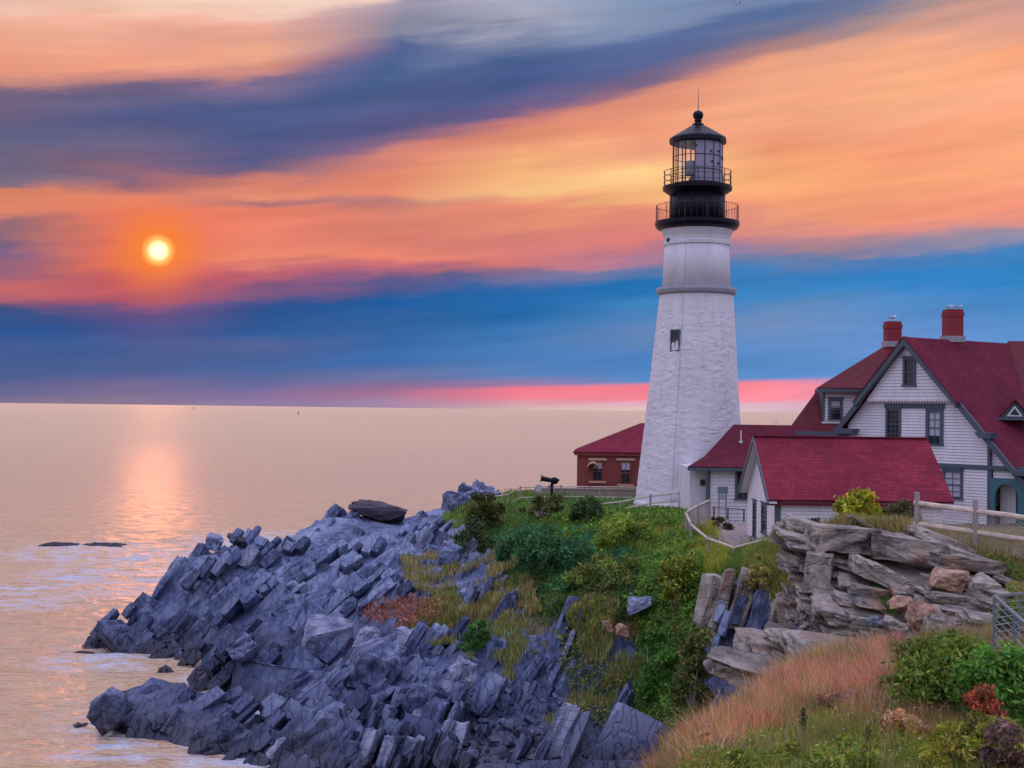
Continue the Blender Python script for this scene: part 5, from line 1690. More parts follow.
# a cross roof at the far right edge
g1 = P(1009, 341.5, 81); g2 = P(1060, 343, 83); g3 = P(1060, 470, 74); g4 = P(1024, 408, 75.5)
slab('cross_roof', [roofpt(1008, 341, .02), P(1062, 341, 82), P(1062, 470, 70), roofpt(1026, 405, .02)], M['roof3'], KH, .2)

# rear wing: steep lower roof, dormer wall, shallow upper roof
YW = 81.0
RW = KH
pA = P(788.5, 431, YW - 1.5); pB = P(820, 388, YW + 1.0)
ztop = pB.z; zbot = pA.z
pC = P(870, 388, YW + 1); pD = P(870, 433, YW - 1.5)
slab('mansard_slope', [pA, Vector((26, pA.y, zbot)), Vector((26, pB.y, ztop)), pB], M['roof3'], RW, .15)
slab('mansard_slope', [pA, pB, pB + rd * 6, pA + rd * 9 + Vector((0, .5, 0))], M['roof3'], RW, .15)
fA = P(817, 387.5, YW - 1.3); zf = fA.z; rt = P(884.5, 346, YW + 4.5)
slab('upper_roof', [fA, Vector((27, fA.y, zf)), Vector((27, rt.y, rt.z)), rt], M['roof3'], RW, .14)
slab('upper_roof', [fA, rt, fA + rd * 12], M['roof3'], RW, .14)
bar('fascia', fA + Vector((0, -.05, -.16)), Vector((27, fA.y - .05, zf - .16)), .12, .2, M['trim'], RW)
bar('cornice', P(794, 433.5, YW - 1.9), Vector((24, YW - 1.9, P(794, 434, YW - 1.9).z)), .6, .28, M['trim'], RW)
mb = MB(); zz_ = P(794, 438, YW - 1.2).z; mb.box((21.3, YW + 3, (zz_ + 7.6) / 2), (9.0, 8, zz_ - 7.6)); mb.obj('wall', M['white'], RW)
yd = YW - .9
hd = lambda px, py: hit(px, py, Vector((0, yd, 0)), Vector((0, 1, 0)))
d0, d1 = hd(824, 400).x, hd(870, 400).x; dz0, dz1 = hd(840, 423).z, hd(840, 389).z
wq = (hd(828, 400).x, hd(842.5, 400).x, hd(835, 420).z, hd(835, 398).z)
siding(RW, (0, yd, 0), (1, 0, 0), (0, -1, 0), [(d0, dz0), (d1, dz0), (d1, dz1), (d0, dz1)], [wq], .19, None, 2.5)
win(RW, (0, yd, 0), (1, 0, 0), (0, -1, 0), *wq, 1, 3, .15, M['trim'], .4, True)
mb = MB(); mb.box((d0 - .03, yd - .02, (dz0 + dz1) / 2), (.14, .14, dz1 - dz0)); mb.obj('corner_board', M['trim'], RW)
mb = MB(); mb.box(((d0 + hd(858, 400).x) / 2, yd - .05, dz0 + .02), (hd(858, 400).x - d0 + .3, .3, .1)); mb.obj('sill_board', M['white'], RW)


# ------------------------------------------------------------------ gulls
def gull(label, p, s=1.0, yaw=0.0, flying=False, group=None):
    t = thing('gull', label, 'bird', p, group)
    Mz = Matrix.Rotation(yaw, 3, 'Z')
    V = []
    prof_ = [(-.24, .01, .02), (-.14, .05, .03), (0, .075, .05), (.1, .06, .07), (.15, .035, .11), (.19, .042, .15), (.235, .03, .15), (.26, .006, .145)] if not flying else [(-.24, .01, .0), (-.14, .05, .0), (0, .075, .0), (.1, .06, .0), (.15, .045, .0), (.19, .042, .01), (.235, .03, .01), (.26, .006, .0)]
    base = 0.14 if not flying else 0
    n_ = 8
    mb = MB(); Vv = []
    for (x, r_, z_) in prof_:
        for k in range(n_):
            q = k / n_ * 2 * math.pi
            Vv.append(Vector(p) + Mz @ Vector((x, r_ * math.cos(q), base + z_ + r_ * math.sin(q))) * s)
    Fc = [(j * n_ + k, j * n_ + (k + 1) % n_, (j + 1) * n_ + (k + 1) % n_, (j + 1) * n_ + k) for j in range(len(prof_) - 1) for k in range(n_)]
    Fc += [tuple(range(n_ - 1, -1, -1)), tuple(range((len(prof_) - 1) * n_, len(prof_) * n_))]
    mb.add(Vv, Fc); mb.obj('body', M['gullwhite'], t, smooth=True)
    hz_ = base + (.15 if not flying else .01)
    mb = MB(); mb.tube(Vector(p) + Mz @ Vector((.25, 0, hz_ - .003)) * s, Vector(p) + Mz @ Vector((.31, 0, hz_ - .015)) * s, .012 * s, 5, .004 * s); mb.obj('beak', M['beak'], t)
    for sd_ in (-1, 1):
        if flying:
            pts_ = [(.1, .05, .01), (-.1, .05, .01), (-.1, .35, .1), (-.16, .68, .04), (-.02, .36, .13)]
            mb = MB(); mb.prism([Vector(p) + Mz @ Vector((a, b * sd_, c)) * s for a, b, c in pts_], Vector((0, 0, -.015 * s))); mb.obj('wing', M['gullgrey'], t)
        else:
            pts_ = [(.1, .065, .07), (-.05, .085, .09), (-.32, .03, .03), (-.1, .08, .03)]
            mb = MB(); mb.prism([Vector(p) + Mz @ Vector((a, b * sd_, c + base)) * s for a, b, c in pts_], Mz @ Vector((0, .012 * sd_ * s, 0))); mb.obj('wing', M['gullgrey'], t)
            mb = MB(); mb.tube(Vector(p) + Mz @ Vector((0, .03 * sd_, 0)) * s, Vector(p) + Mz @ Vector((0, .03 * sd_, base)) * s, .008 * s, 4); mb.obj('leg', M['beak'], t)
    return t


gull('lone gull standing on the left chimney', top1 + Vector((-.05, -.2, 0)), 1.25, 0.4)
for dx_, yw_, lb in ((-.33, .2, 'leftmost'), (.02, 2.9, 'middle'), (.32, .5, 'rightmost')):
    gull(lb + ' of three gulls perched on the taller right chimney', top2 + Vector((dx_, -.25, 0)), .8, yw_)
gull('gull flying high in the sky above the lighthouse', P(739, 4, 150), 1.0, .5, True)
gull('small gull flying low over the link roof right of the lighthouse', P(776, 422.5, 110), .45, .9, True)

# ------------------------------------------------------------------ buoys far out
for (px, py, h_, lb) in ((193.5, 409.5, 9.0, 'tiny dark buoy on the horizon right of the sun track'), (298.3, 414.5, 6.5, 'taller tiny buoy on the horizon nearer the middle')):
    Yb = 14 * F / (py - 402.5 - ROLL * px)
    c_ = PZ(px, Yb, 0)
    t = thing('buoy', lb, 'buoy', c_)
    k = h_ / 6.5
    mb = MB(); mb.lathe([(1.3 * k, -.5), (1.4 * k, .6 * k), (1.2 * k, 1.1 * k)], 16, (c_.x, c_.y)); mb.obj('float', M['black'], t)
    mb = MB()
    for q in range(4):
        a_ = q * math.pi / 2 + .4
        mb.tube((c_.x + 1.0 * k * math.cos(a_), c_.y + 1.0 * k * math.sin(a_), 1.1 * k), (c_.x + .3 * k * math.cos(a_), c_.y + .3 * k * math.sin(a_), 5.2 * k), .16 * k, 5)
    mb.obj('tower_frame', M['black'], t)
    mb = MB(); mb.lathe([(.6 * k, 5.0 * k), (.7 * k, 5.4 * k), (.5 * k, 6.3 * k), (.2 * k, 6.6 * k)], 12, (c_.x, c_.y)); mb.obj('lamp', M['black'], t)


# ------------------------------------------------------------------ fences
def chainlink(parent, a0, a1, b1, b0, pitch=.11, r=.008):
    """diagonal wires between bottom line a0-a1 and top line b0-b1"""
    a0, a1, b0, b1 = map(Vector, (a0, a1, b0, b1))
    L = (a1 - a0).length; H_ = ((b0 - a0).length + (b1 - a1).length) / 2
    at_ = lambda s, h: a0.lerp(a1, s / L).lerp(b0.lerp(b1, s / L), h / H_)
    mb = MB()
    k = -int(H_ / pitch) - 1
    while k * pitch < L:
        for sg in (1, -1):
            s0 = k * pitch; s1 = s0 + H_
            lo, hi = max(s0, 0), min(s1, L)
            if hi - lo > .02:
                h0, h1 = lo - s0, hi - s0
                if sg < 0: h0, h1 = H_ - h0, H_ - h1
                p, q = at_(lo, h0), at_(hi, h1)
                mb.tube(p, q, r, 3)
        k += 1
    o = mb.obj('chain_link', M['wire'], parent); o['kind'] = 'stuff'
    return o


def railfence(name, label, cat, posts, rails, matp, matr, pr=.06, rr=.05, sink=.3, mesh=None):
    """posts: [(px, ptop, pbot, Y)]; rails: offsets from the top in metres"""
    tops = [P(a, b, d) for a, b, c, d in posts]; bots = [P(a, c, d) for a, b, c, d in posts]
    t = thing(name, label, cat, bots[0])
    for p, q in zip(tops, bots):
        mb = MB(); mb.tube(Vector((p.x, p.y, q.z - sink)), p, pr * 1.08, 8, pr); mb.obj('post', matp, t)
    for i in range(len(posts) - 1):
        for ro in rails:
            a = tops[i] - Vector((0, 0, ro)); b = tops[i + 1] - Vector((0, 0, ro))
            dirv = (b - a).normalized() * .1
            mb = MB(); j_ = Vector((0, 0, rnd.uniform(-.015, .015)))
            m0 = a.lerp(b, .5) + j_
            mb.tube(a - dirv, m0, rr, 7, rr * 1.12); mb.tube(m0, b + dirv, rr * 1.12, 7, rr)
            mb.obj('rail', matr, t)
        if mesh:
            off_ = Vector((0, .07, 0))
            chainlink(t, bots[i] + off_ + Vector((0, 0, -.1)), bots[i + 1] + off_ + Vector((0, 0, -.1)), tops[i + 1] + off_ - Vector((0, 0, rails[0])), tops[i] + off_ - Vector((0, 0, rails[0])), mesh)
    return t


railfence('rail_fence', 'wooden post and rail fence with chain link above the right hand outcrop', 'fence',
          [(917, 492, 541, 42), (975.5, 500, 549, 41.2), (1036, 508, 557, 40.4), (1098, 516, 566, 39.6)], (.34, .98), M['wood_dk'], M['wood'], .085, .075, .5, .11)
railfence('path_fence', 'wooden rail fence running before the foot of the lighthouse', 'fence',
          [(575, 503, 520, 81), (597, 502.5, 521, 80.5), (620.5, 500, 517, 80), (650.5, 494, 513, 80.5), (680, 491, 509, 81), (710, 497, 512, 81)], (.12, .55), M['wood_dk'], M['wood'], .06, .045, .4)
railfence('path_fence', 'weathered rail fence on the seaward point left of the brick building', 'fence',
          [(478, 497, 508, 88), (508, 493, 507, 87.5), (520.5, 486, 503, 87), (549, 485, 503, 87), (561, 485, 503, 87), (600, 485.5, 505, 87.5), (640, 486, 505, 88)], (.1, .75), M['wood_dk'], M['wood'], .05, .035, .4)
railfence('path_fence', 'pale rail fence with wire mesh turning down beside the paved yard', 'fence',
          [(709, 499, 524, 74), (698, 504, 527, 71), (686, 511, 531, 68)], (.08,), M['wood_dk'], M['wood'], .06, .05, .4, .14)
railfence('path_fence', 'pale rail fence zigzagging along the cliff top in front of the shed', 'fence',
          [(686, 511, 530, 68), (691, 522, 537, 66), (708, 536, 550, 62.5), (734, 545, 560, 59.5), (770, 536, 552, 58.5), (792, 533, 548, 57), (812, 531, 544, 55.5)], (.12,), M['wood_dk'], M['wood'], .055, .055, .4)
railfence('yard_rail', 'thin dark post rail at the back of the yard by the meter box', 'railing',
          [(714, 507, 513, 73.5), (728, 508, 514, 73.2), (744, 509, 516, 73)], (.03,), M['iron'], M['iron'], .04, .02, .3)

# steel railing at the lower right
MR = thing('metal_railing', 'grey green steel railing with cables at the right edge among bushes', 'railing', P(994, 640, 24))
ra_, rb_, rc_ = P(994.5, 596, 26), P(1060, 590, 30), P(1060, 655, 21)
for a_, b_ in ((ra_, rb_), (ra_, rc_)):
    mb = MB(); mb.beam(a_, b_, .06, .05); mb.obj('top_rail', M['steel'], MR)
    for k in range(1, 8):
        dz_ = Vector((0, 0, -.14 * k))
        mb = MB(); mb.tube(a_ + dz_, b_ + dz_, .008, 5); mb.obj('cable', M['lead'], MR)
    for q in (0.0, .35, .7, 1.0):
        p_ = a_.lerp(b_, q)
        if q == 0 and b_ is rc_: continue
        mb = MB(); mb.beam(p_ + Vector((0, 0, -.03)), p_ + Vector((0, 0, -1.3)), .05, .05); mb.obj('post', M['steel'], MR)

# coin viewer on the point
vp = P(551, 491, 86.5)
CV = thing('coin_viewer', 'black viewing telescope on a pole at the seaward railing', 'telescope', (vp.x, vp.y, 8.2))
zv = P(551, 482, 86.5).z
mb = MB(); mb.tube((vp.x + .05, vp.y, 8.0), (vp.x + .05, vp.y, zv - .2), .08, 8); mb.obj('pole', M['black'], CV)
mb = MB(); mb.tube((vp.x - .62, vp.y, zv + .22), (vp.x + .15, vp.y, zv + .08), .17, 10, .13); mb.tube((vp.x - .66, vp.y, zv + .227), (vp.x - .60, vp.y, zv + .216), .24, 10); mb.obj('barrel', M['black'], CV)
mb = MB(); mb.ball((vp.x + .2, vp.y, zv + .08), .26, 10, 8, (1.1, .8, .9)); mb.obj('housing', M['black'], CV)
mb = MB(); mb.tube((vp.x + .3, vp.y, zv + .05), (vp.x + .52, vp.y, zv + .16), .07, 8); mb.obj('eyepiece', M['black'], CV)
mb = MB(); mb.beam((vp.x + .05, vp.y, zv - .35), (vp.x + .05, vp.y, zv - .1), .2, .14); mb.obj('yoke', M['black'], CV)
sp_ = P(538.5, 490, 86.5)
t = thing('signboard', 'small pale sign panel beside the viewing telescope', 'sign', (sp_.x, sp_.y, 8.3))
mb = MB(); mb.beam((sp_.x, sp_.y, 8.1), (sp_.x, sp_.y, sp_.z), .08, .08); mb.obj('post', M['lead'], t)
mb = MB(); mb.box((sp_.x, sp_.y - .06, sp_.z + .12), (.36, .05, .42)); mb.obj('panel', M['curtain'], t)

# paved yard by the shed
ya = [P(704, 540, 64), P(749, 541, 63), P(752, 524, 74), P(706, 522, 74)]
mb = MB()
V = []; nq = 14
c4 = [Vector((v.x, v.y, 0)) for v in ya]
for i in range(nq + 1):
    for j in range(nq + 1):
        a_ = c4[0].lerp(c4[1], i / nq); b_ = c4[3].lerp(c4[2], i / nq); p_ = a_.lerp(b_, j / nq)
        V.append((p_.x, p_.y, 7.66 + .27 * j / nq + .02 * math.sin(i * 2.1 + j)))
mb.add(V, [(i * (nq + 1) + j, (i + 1) * (nq + 1) + j, (i + 1) * (nq + 1) + j + 1, i * (nq + 1) + j + 1) for i in range(nq) for j in range(nq)])
tag(mb.obj('paved_yard', M['concrete']), kind='structure')


# ------------------------------------------------------------------ vegetation
def cols(base, n_, var=.25, hv=.12):
    base = np.array(base)
    b = base[RNG.integers(0, len(base), n_)] if base.ndim == 2 else np.tile(base, (n_, 1))
    return np.clip(b * (1 + RNG.normal(0, var, (n_, 1))) * (1 + RNG.normal(0, hv, (n_, 3))), .005, .9)


def bladeset(pts, h, wd, colr, lean=.35, two=True):
    n_ = len(pts)
    ang_ = RNG.uniform(0, 2 * math.pi, n_); ux, uy = np.cos(ang_), np.sin(ang_)
    la = RNG.uniform(0, 2 * math.pi, n_); ll = np.abs(RNG.normal(0, lean, n_)) * h
    hh_ = h * RNG.uniform(.55, 1.2, n_)
    W_ = wd * RNG.uniform(.6, 1.3, n_)
    b0 = pts + np.stack([-ux * W_ / 2, -uy * W_ / 2, np.full(n_, -.05)], 1)
    b1 = pts + np.stack([ux * W_ / 2, uy * W_ / 2, np.full(n_, -.05)], 1)
    m0 = pts + np.stack([ll * .35 * np.cos(la) - ux * W_ * .35, ll * .35 * np.sin(la) - uy * W_ * .35, hh_ * .55], 1)
    m1 = pts + np.stack([ll * .35 * np.cos(la) + ux * W_ * .35, ll * .35 * np.sin(la) + uy * W_ * .35, hh_ * .55], 1)
    tp_ = pts + np.stack([ll * np.cos(la), ll * np.sin(la), hh_], 1)
    V_ = np.stack([b0, b1, m1, m0, tp_], 1).reshape(-1, 3)
    i_ = np.arange(n_) * 5
    T = np.concatenate([np.stack([i_, i_ + 1, i_ + 2], 1), np.stack([i_, i_ + 2, i_ + 3], 1), np.stack([i_ + 3, i_ + 2, i_ + 4], 1)])
    return V_, T, np.repeat(colr, 5, 0)


def leafset(pts, size, colr, elong=1.6, up=0.0):
    n_ = len(pts)
    a = RNG.normal(0, 1, (n_, 3)); a[:, 2] += up; a /= np.linalg.norm(a, axis=1, keepdims=True)
    b = np.cross(a, RNG.normal(0, 1, (n_, 3))); b /= np.linalg.norm(b, axis=1, keepdims=True) + 1e-9
    s = (size * RNG.uniform(.6, 1.35, n_))[:, None]
    V_ = np.stack([pts - a * s * elong / 2, pts + b * s * .35, pts + a * s * elong / 2, pts - b * s * .35], 1).reshape(-1, 3)
    i_ = np.arange(n_) * 4
    T = np.concatenate([np.stack([i_, i_ + 1, i_ + 2], 1), np.stack([i_, i_ + 2, i_ + 3], 1)])
    return V_, T, np.repeat(colr, 4, 0)


def merge(parts):
    V_ = []; T = []; C_ = []; b = 0
    for v, t, c in parts:
        V_.append(v); T.append(t + b); C_.append(c); b += len(v)
    return np.concatenate(V_), np.concatenate(T), np.concatenate(C_)


def in_poly(px, py, poly):
    r = np.zeros(len(px), bool); n_ = len(poly)
    for i in range(n_):
        x0, y0 = poly[i]; x1, y1 = poly[(i + 1) % n_]
        c = (y0 > py) != (y1 > py)
        with np.errstate(divide='ignore', invalid='ignore'):
            r ^= c & (px < (x1 - x0) * (py - y0) / (y1 - y0) + x0)
    return r


def area_pick(poly, n_, sheet_=1, gmin=.4, clump=None, seed=0):
    A_, X_, Y_, G_ = (A1, PX1, PY1, GR1) if sheet_ == 1 else R2A
    m = in_poly(X_, Y_, poly) & (G_ > gmin)
    if clump: m &= fbm(A_ * clump[0], 700 + seed, 3) > clump[1]
    m = np.where(m)[0]
    if len(m) == 0: return np.zeros((0, 3))
    # weight by screen-independent area: vertices are denser where the sheet is finer
    return A_[m[RNG.integers(0, len(m), n_)]] + RNG.normal(0, .06, (n_, 3)) * (1, 1, .3)


DK = [(.075, .14, .035), (.06, .12, .05), (.10, .16, .04)]
TEALG = [(.05, .21, .095), (.07, .24, .10), (.08, .22, .065)]
MIDG = [(.17, .31, .045), (.23, .35, .05), (.13, .26, .05)]
YG = [(.42, .43, .055), (.50, .46, .07), (.32, .38, .05)]
TANG = [(.44, .32, .13), (.52, .40, .17), (.28, .24, .10)]
RED = [(.90, .36, .20), (.92, .44, .22), (.72, .28, .18), (.86, .50, .24)]
MAU = [(.36, .17, .17), (.42, .23, .18), (.26, .16, .14)]
OLI = [(.26, .26, .06), (.32, .28, .09), (.18, .22, .06)]


TOP = [(435, 545), (450, 500), (500, 492), (600, 500), (640, 500), (700, 500), (700, 530), (740, 560), (820, 535), (830, 600), (780, 620), (700, 585), (670, 620), (600, 600), (540, 620), (480, 580), (430, 640), (400, 640), (430, 590)]
parts = []


def addg(poly, n_, h, wd, base, sheet_=1, gmin=.4, clump=None, lean=.35, seed=0, leaf=None, off=0.0, tuft=0):
    if tuft:
        p0 = area_pick(poly, max(1, n_ // tuft), sheet_, gmin, clump, seed)
        if len(p0) == 0: return
        p = np.repeat(p0, tuft, 0) + RNG.normal(0, .07, (len(p0) * tuft, 3)) * (1, 1, .1)
        hs = np.repeat(RNG.uniform(.55, 1.45, len(p0)), tuft)
        cb = np.repeat(cols(base, len(p0), .12, .05), tuft, 0)
        cb = cb * (1 + RNG.normal(0, .15, (len(p), 1)))
        parts.append(bladeset(p, h * hs, wd, cb.clip(.01, .95), lean))
        return
    p = area_pick(poly, n_, sheet_, gmin, clump, seed)
    p = p + np.array((0, -.75, .65)) * off
    if len(p) == 0: return
    c = cols(base, len(p))
    tone = (0.7 + 0.8 * fbm(p * .9, 900, 3))[:, None]
    if leaf is None: parts.append(bladeset(p, h, wd, c * tone, lean))
    else:
        hgt = fbm(p * .7, 950 + seed, 3)
        p2 = p + np.stack([np.zeros(len(p)), np.zeros(len(p)), RNG.uniform(0, 1, len(p)) ** .6 * h * (hgt * 2.2 - .4).clip(.1, 2)], 1)
        parts.append(leafset(p2, leaf, c * tone))


addg(TOP, 30000, .45, .05, MIDG)
addg(TOP, 14000, .4, .05, OLI)
addg([(600, 530), (640, 515), (700, 505), (735, 560), (690, 600), (600, 585)], 22000, .45, .05, YG, clump=(.6, .45))
addg([(490, 530), (620, 535), (640, 590), (560, 600), (500, 575)], 26000, .55, .14, TEALG, leaf=.14, seed=1)
addg([(540, 520), (690, 515), (690, 560), (560, 560)], 20000, .6, .14, MIDG, leaf=.14, seed=2)
addg([(500, 560), (660, 560), (660, 620), (560, 640)], 12000, .5, .12, DK, leaf=.13, seed=3)
addg([(640, 590), (690, 570), (700, 640), (680, 740), (625, 740), (640, 660)], 30000, .5, .12, [(.055, .15, .03), (.04, .11, .03), (.09, .17, .035)], leaf=.13, gmin=.3, seed=4)
addg([(665, 620), (720, 620), (715, 720), (660, 740)], 16000, .5, .12, OLI + DK, leaf=.12, gmin=.2, seed=5)
addg([(560, 620), (650, 600), (650, 700), (600, 740), (560, 700)], 4000, .35, .04, TANG + OLI, gmin=.25)
addg([(395, 640), (440, 590), (500, 560), (540, 600), (480, 620), (430, 650)], 10000, .35, .04, TANG + OLI, gmin=.25)
addg([(745, 560), (810, 532), (830, 600), (775, 625), (740, 590)], 16000, .55, .045, YG + TANG)
addg([(730, 560), (790, 540), (790, 600), (740, 600)], 9000, .6, .04, MIDG + [(.14, .13, .03)])
addg([(820, 470), (1024, 470), (1024, 520), (820, 530)], 7000, .5, .05, OLI + TANG, 1)
# tufts in the joints of the cliff
addg([(410, 640), (470, 590), (560, 600), (660, 620), (650, 740), (560, 740), (480, 680)], 9000, .3, .035, TANG + OLI + MIDG, gmin=-1, clump=(.55, .56), seed=21, off=.75)
addg([(540, 600), (660, 590), (660, 720), (590, 740), (560, 680)], 3500, .3, .1, OLI + DK, gmin=-1, clump=(.5, .56), seed=22, leaf=.10, off=.8)
addg([(400, 560), (520, 545), (540, 620), (420, 650)], 7000, .3, .035, TANG + OLI, gmin=-1, clump=(.5, .54), seed=23, off=.7)
addg([(640, 560), (700, 560), (690, 740), (630, 740)], 16000, .4, .1, [(.09, .24, .035), (.13, .28, .045)] + MIDG, gmin=-1, seed=24, leaf=.11, off=.5)
addg([(480, 500), (700, 505), (700, 590), (640, 620), (540, 610), (480, 560)], 30000, .5, .1, MIDG + TEALG, seed=25, leaf=.12)
vv, tt_, cc_ = merge(parts)
tag(mk('clifftop_grass', vv, tt_, M['veg'], None, None, False, {'col': cc_}), kind='stuff')

# rusty dry brush patch half way down
parts = []
p = area_pick([(362, 612), (415, 606), (445, 612), (430, 636), (400, 636), (365, 626)], 2600, 1, -1)
p = p + np.array((0, -.75, .65)) * .8
parts.append(leafset(p + RNG.normal(0, .12, p.shape), .10, cols([(.42, .17, .10), (.5, .24, .15), (.3, .12, .08)], len(p))))
vv, tt_, cc_ = merge(parts)
tag(mk('dry_weeds', vv, tt_, M['veg'], None, None, False, {'col': cc_}), kind='stuff')

# foreground hillside
parts = []
HILL = [(640, 790), (700, 730), (800, 672), (1000, 640), (1060, 640), (1060, 800), (640, 800)]
addg(HILL, 26000, .42, .018, OLI + MIDG, 2)
RP = [(650, 790), (690, 738), (800, 676), (880, 660), (900, 700), (860, 740), (760, 745), (700, 790)]
addg(RP, 34000, .40, .012, RED, 2, lean=.5, tuft=28)
addg(RP, 20000, .32, .012, RED + TANG, 2, lean=.5)
addg(RP, 26000, .52, .013, RED[:2] + [(.9, .5, .32)], 2, lean=.55, clump=(.9, .5), seed=11, tuft=24)
addg(RP, 16000, .46, .012, TANG + MAU, 2, lean=.5, clump=(1.3, .5), seed=12, tuft=20)
addg(RP, 15000, .36, .018, MIDG + YG + OLI, 2, lean=.55, clump=(.9, .52), seed=13, tuft=16)
addg(RP, 8000, .62, .014, TANG + [(.85, .62, .36)], 2, lean=.6, clump=(.6, .5), seed=17, tuft=9)
addg(HILL, 12000, .55, .016, YG + TANG, 2, lean=.55, clump=(.9, .5), seed=14, tuft=22)
addg(HILL, 14000, .3, .05, OLI + MIDG + TANG, 2, clump=(.8, .56), seed=31, leaf=.045)
addg(HILL, 9000, .6, .012, TANG + MAU, 2, lean=.5, clump=(.7, .55), seed=32)
addg([(760, 690), (900, 650), (930, 700), (880, 740), (820, 730)], 26000, .5, .012, MAU + RED[:1], 2, lean=.25, clump=(.5, .45), seed=4)
addg([(900, 700), (980, 700), (970, 760), (900, 750)], 14000, .45, .012, [(.45, .22, .12), (.4, .28, .14)], 2, lean=.25)
addg([(800, 655), (1000, 640), (1000, 690), (880, 700), (800, 690)], 16000, .35, .014, TANG + OLI, 2)
addg([(680, 760), (800, 735), (1060, 735), (1060, 800), (680, 800)], 60000, .40, .04, YG + MIDG, 2, leaf=.045, seed=6)
addg([(680, 760), (800, 735), (1060, 735), (1060, 800), (680, 800)], 20000, .45, .014, YG + MIDG, 2)
addg([(820, 480), (920, 520), (1060, 520), (1060, 600), (990, 600), (960, 560), (820, 545)], 16000, .45, .03, TANG + OLI, 2)
addg([(640, 780), (1500, 700), (2600, 1500), (2000, 3000), (500, 3000), (300, 1600)], 26000, .4, .016, MIDG + TANG + OLI, 2, lean=.45, tuft=18, gmin=.2)
addg([(840, 590), (900, 585), (900, 615), (850, 610)], 3500, .2, .02, MIDG, 2, -1)
addg([(985, 560), (1060, 555), (1060, 640), (990, 640)], 12000, .3, .03, OLI + MIDG, 2, .1, leaf=.06)
vv, tt_, cc_ = merge(parts)
tag(mk('hillside_grass', vv, tt_, M['veg'], None, None, False, {'col': cc_}), kind='stuff')
# small white and yellow flower heads
p = area_pick([(700, 745), (1060, 700), (1060, 790), (700, 790)], 700, 2, .3)
p[:, 2] += RNG.uniform(.25, .5, len(p))
vv, tt_, cc_ = leafset(p, .05, cols([(.6, .55, .35), (.5, .42, .12), (.6, .58, .5)], len(p)), 1.0)
tag(mk('flower_heads', vv, tt_, M['veg'], None, None, False, {'col': cc_}), kind='stuff')


def bush(name, label, px, py, wpx, hpx, base, leaf, n_, sheet_=1, dY=0.0, depth=None, twig=True, cat='bush', group=None, Yfix=None, dense=.5):
    """clumps of leaves round a few twiggy limbs"""
    if Yfix is None:
        s = surf(px, py, sheet_); Yd = s.y + dY
    else: Yd = Yfix
    sc_ = Yd / F; wd = wpx * sc_; hg = hpx * sc_; dp = depth or wd * .8
    b = P(px, py, Yd)
    t = thing(name, label, cat, b, group)
    nc = max(9, int(n_ / 150))
    cen = []
    lob = [(random.uniform(-.8, .8), random.uniform(.45, 1.05)) for _ in range(4)] + [(0, 1.0)]
    for k in range(nc):
        a = random.uniform(0, 2 * math.pi); r_ = random.random() ** .45
        lx = r_ * math.cos(a)
        top_ = max(q[1] * max(0, 1 - abs(lx - q[0]) * 1.5) for q in lob) + .18
        zc_ = random.random() ** .7 * min(1.0, top_)
        wsc = 1.0
        cen.append((b.x + r_ * math.cos(a) * wd / 2 * .8 * wsc, b.y + r_ * math.sin(a) * dp / 2 * wsc, b.z + hg * zc_, random.uniform(.08, .24) * min(wd, hg * 1.4), random.uniform(.6, 1.35)))
    cen = np.array(cen)
    idx = RNG.integers(0, nc, n_)
    v = RNG.normal(0, 1, (n_, 3)); v /= np.linalg.norm(v, axis=1, keepdims=True)
    r_ = (RNG.uniform(.4, 1.1, n_) + (RNG.uniform(0, 1, n_) < .12) * RNG.uniform(0, .7, n_)) * cen[idx, 3]
    p = cen[idx, :3] + v * r_[:, None] * np.array((1, 1, .8))
    c = cols(base, n_, .2, .1) * cen[idx, 4][:, None]
    vv, tt_, cc_ = leafset(p, leaf, c)
    mk('foliage', vv, tt_, M['veg'], t, None, False, {'col': cc_})
    mb = MB()
    for k in range(min(nc, 9)):
        e_ = Vector(cen[k][:3]); m_q = Vector(b).lerp(e_, .5) + Vector((random.uniform(-.1, .1) * wd, 0, .05 * hg))
        mb.tube(Vector(b) + Vector((random.uniform(-.1, .1) * wd, 0, -.15)), m_q, leaf * .22, 5, leaf * .15); mb.tube(m_q, e_, leaf * .15, 5, leaf * .06)
    mb.obj('stems', M['wood_dk'], t)
    return t


bush('bush', 'yellow green bush against the crimson shed roof above the outcrop', 862, 525, 54, 32, [(.48, .46, .04), (.58, .50, .05), (.30, .38, .04)], .13, 5200, 2, Yfix=46.5)
bush('bush', 'dull brown brush between the yellow green bush and the fence post', 898, 527, 44, 26, [(.13, .12, .06), (.2, .14, .08), (.1, .1, .04)], .09, 3800, 2, Yfix=47)
bush('bush', 'low purple brown weeds along the shed wall left of the yellow green bush', 815, 531, 50, 14, [(.14, .12, .10), (.10, .10, .07), (.2, .16, .12)], .07, 2600, 2, Yfix=50)
bush('bush', 'dark green shrub clump on the skyline before the brick building', 585, 519, 40, 19, DK, .15, 3600, 1, -1)
bush('bush', 'dark shrub on the skyline below the viewing telescope', 540, 514, 52, 18, DK + OLI, .15, 3800, 1, -1)
bush('bush', 'yellowish shrub at the seaward end of the clifftop', 484, 527, 52, 28, [(.11, .12, .025), (.15, .14, .03), (.06, .08, .02)], .16, 4200, 1, -1)
bush('bush', 'dark brush tumbling over the grey rocks at the clifftop shoulder', 470, 553, 48, 30, DK + [(.05, .05, .03)], .15, 3600, 1, -1)
bush('bush', 'broad teal green juniper mat across the middle of the clifftop', 545, 566, 120, 34, TEALG + DK[:1], .13, 11000, 1, -1.0)
bush('bush', 'bright grass green shrub in front of the path fence', 625, 545, 70, 26, [(.26, .38, .05), (.32, .42, .06)], .13, 5000, 1, -.5)
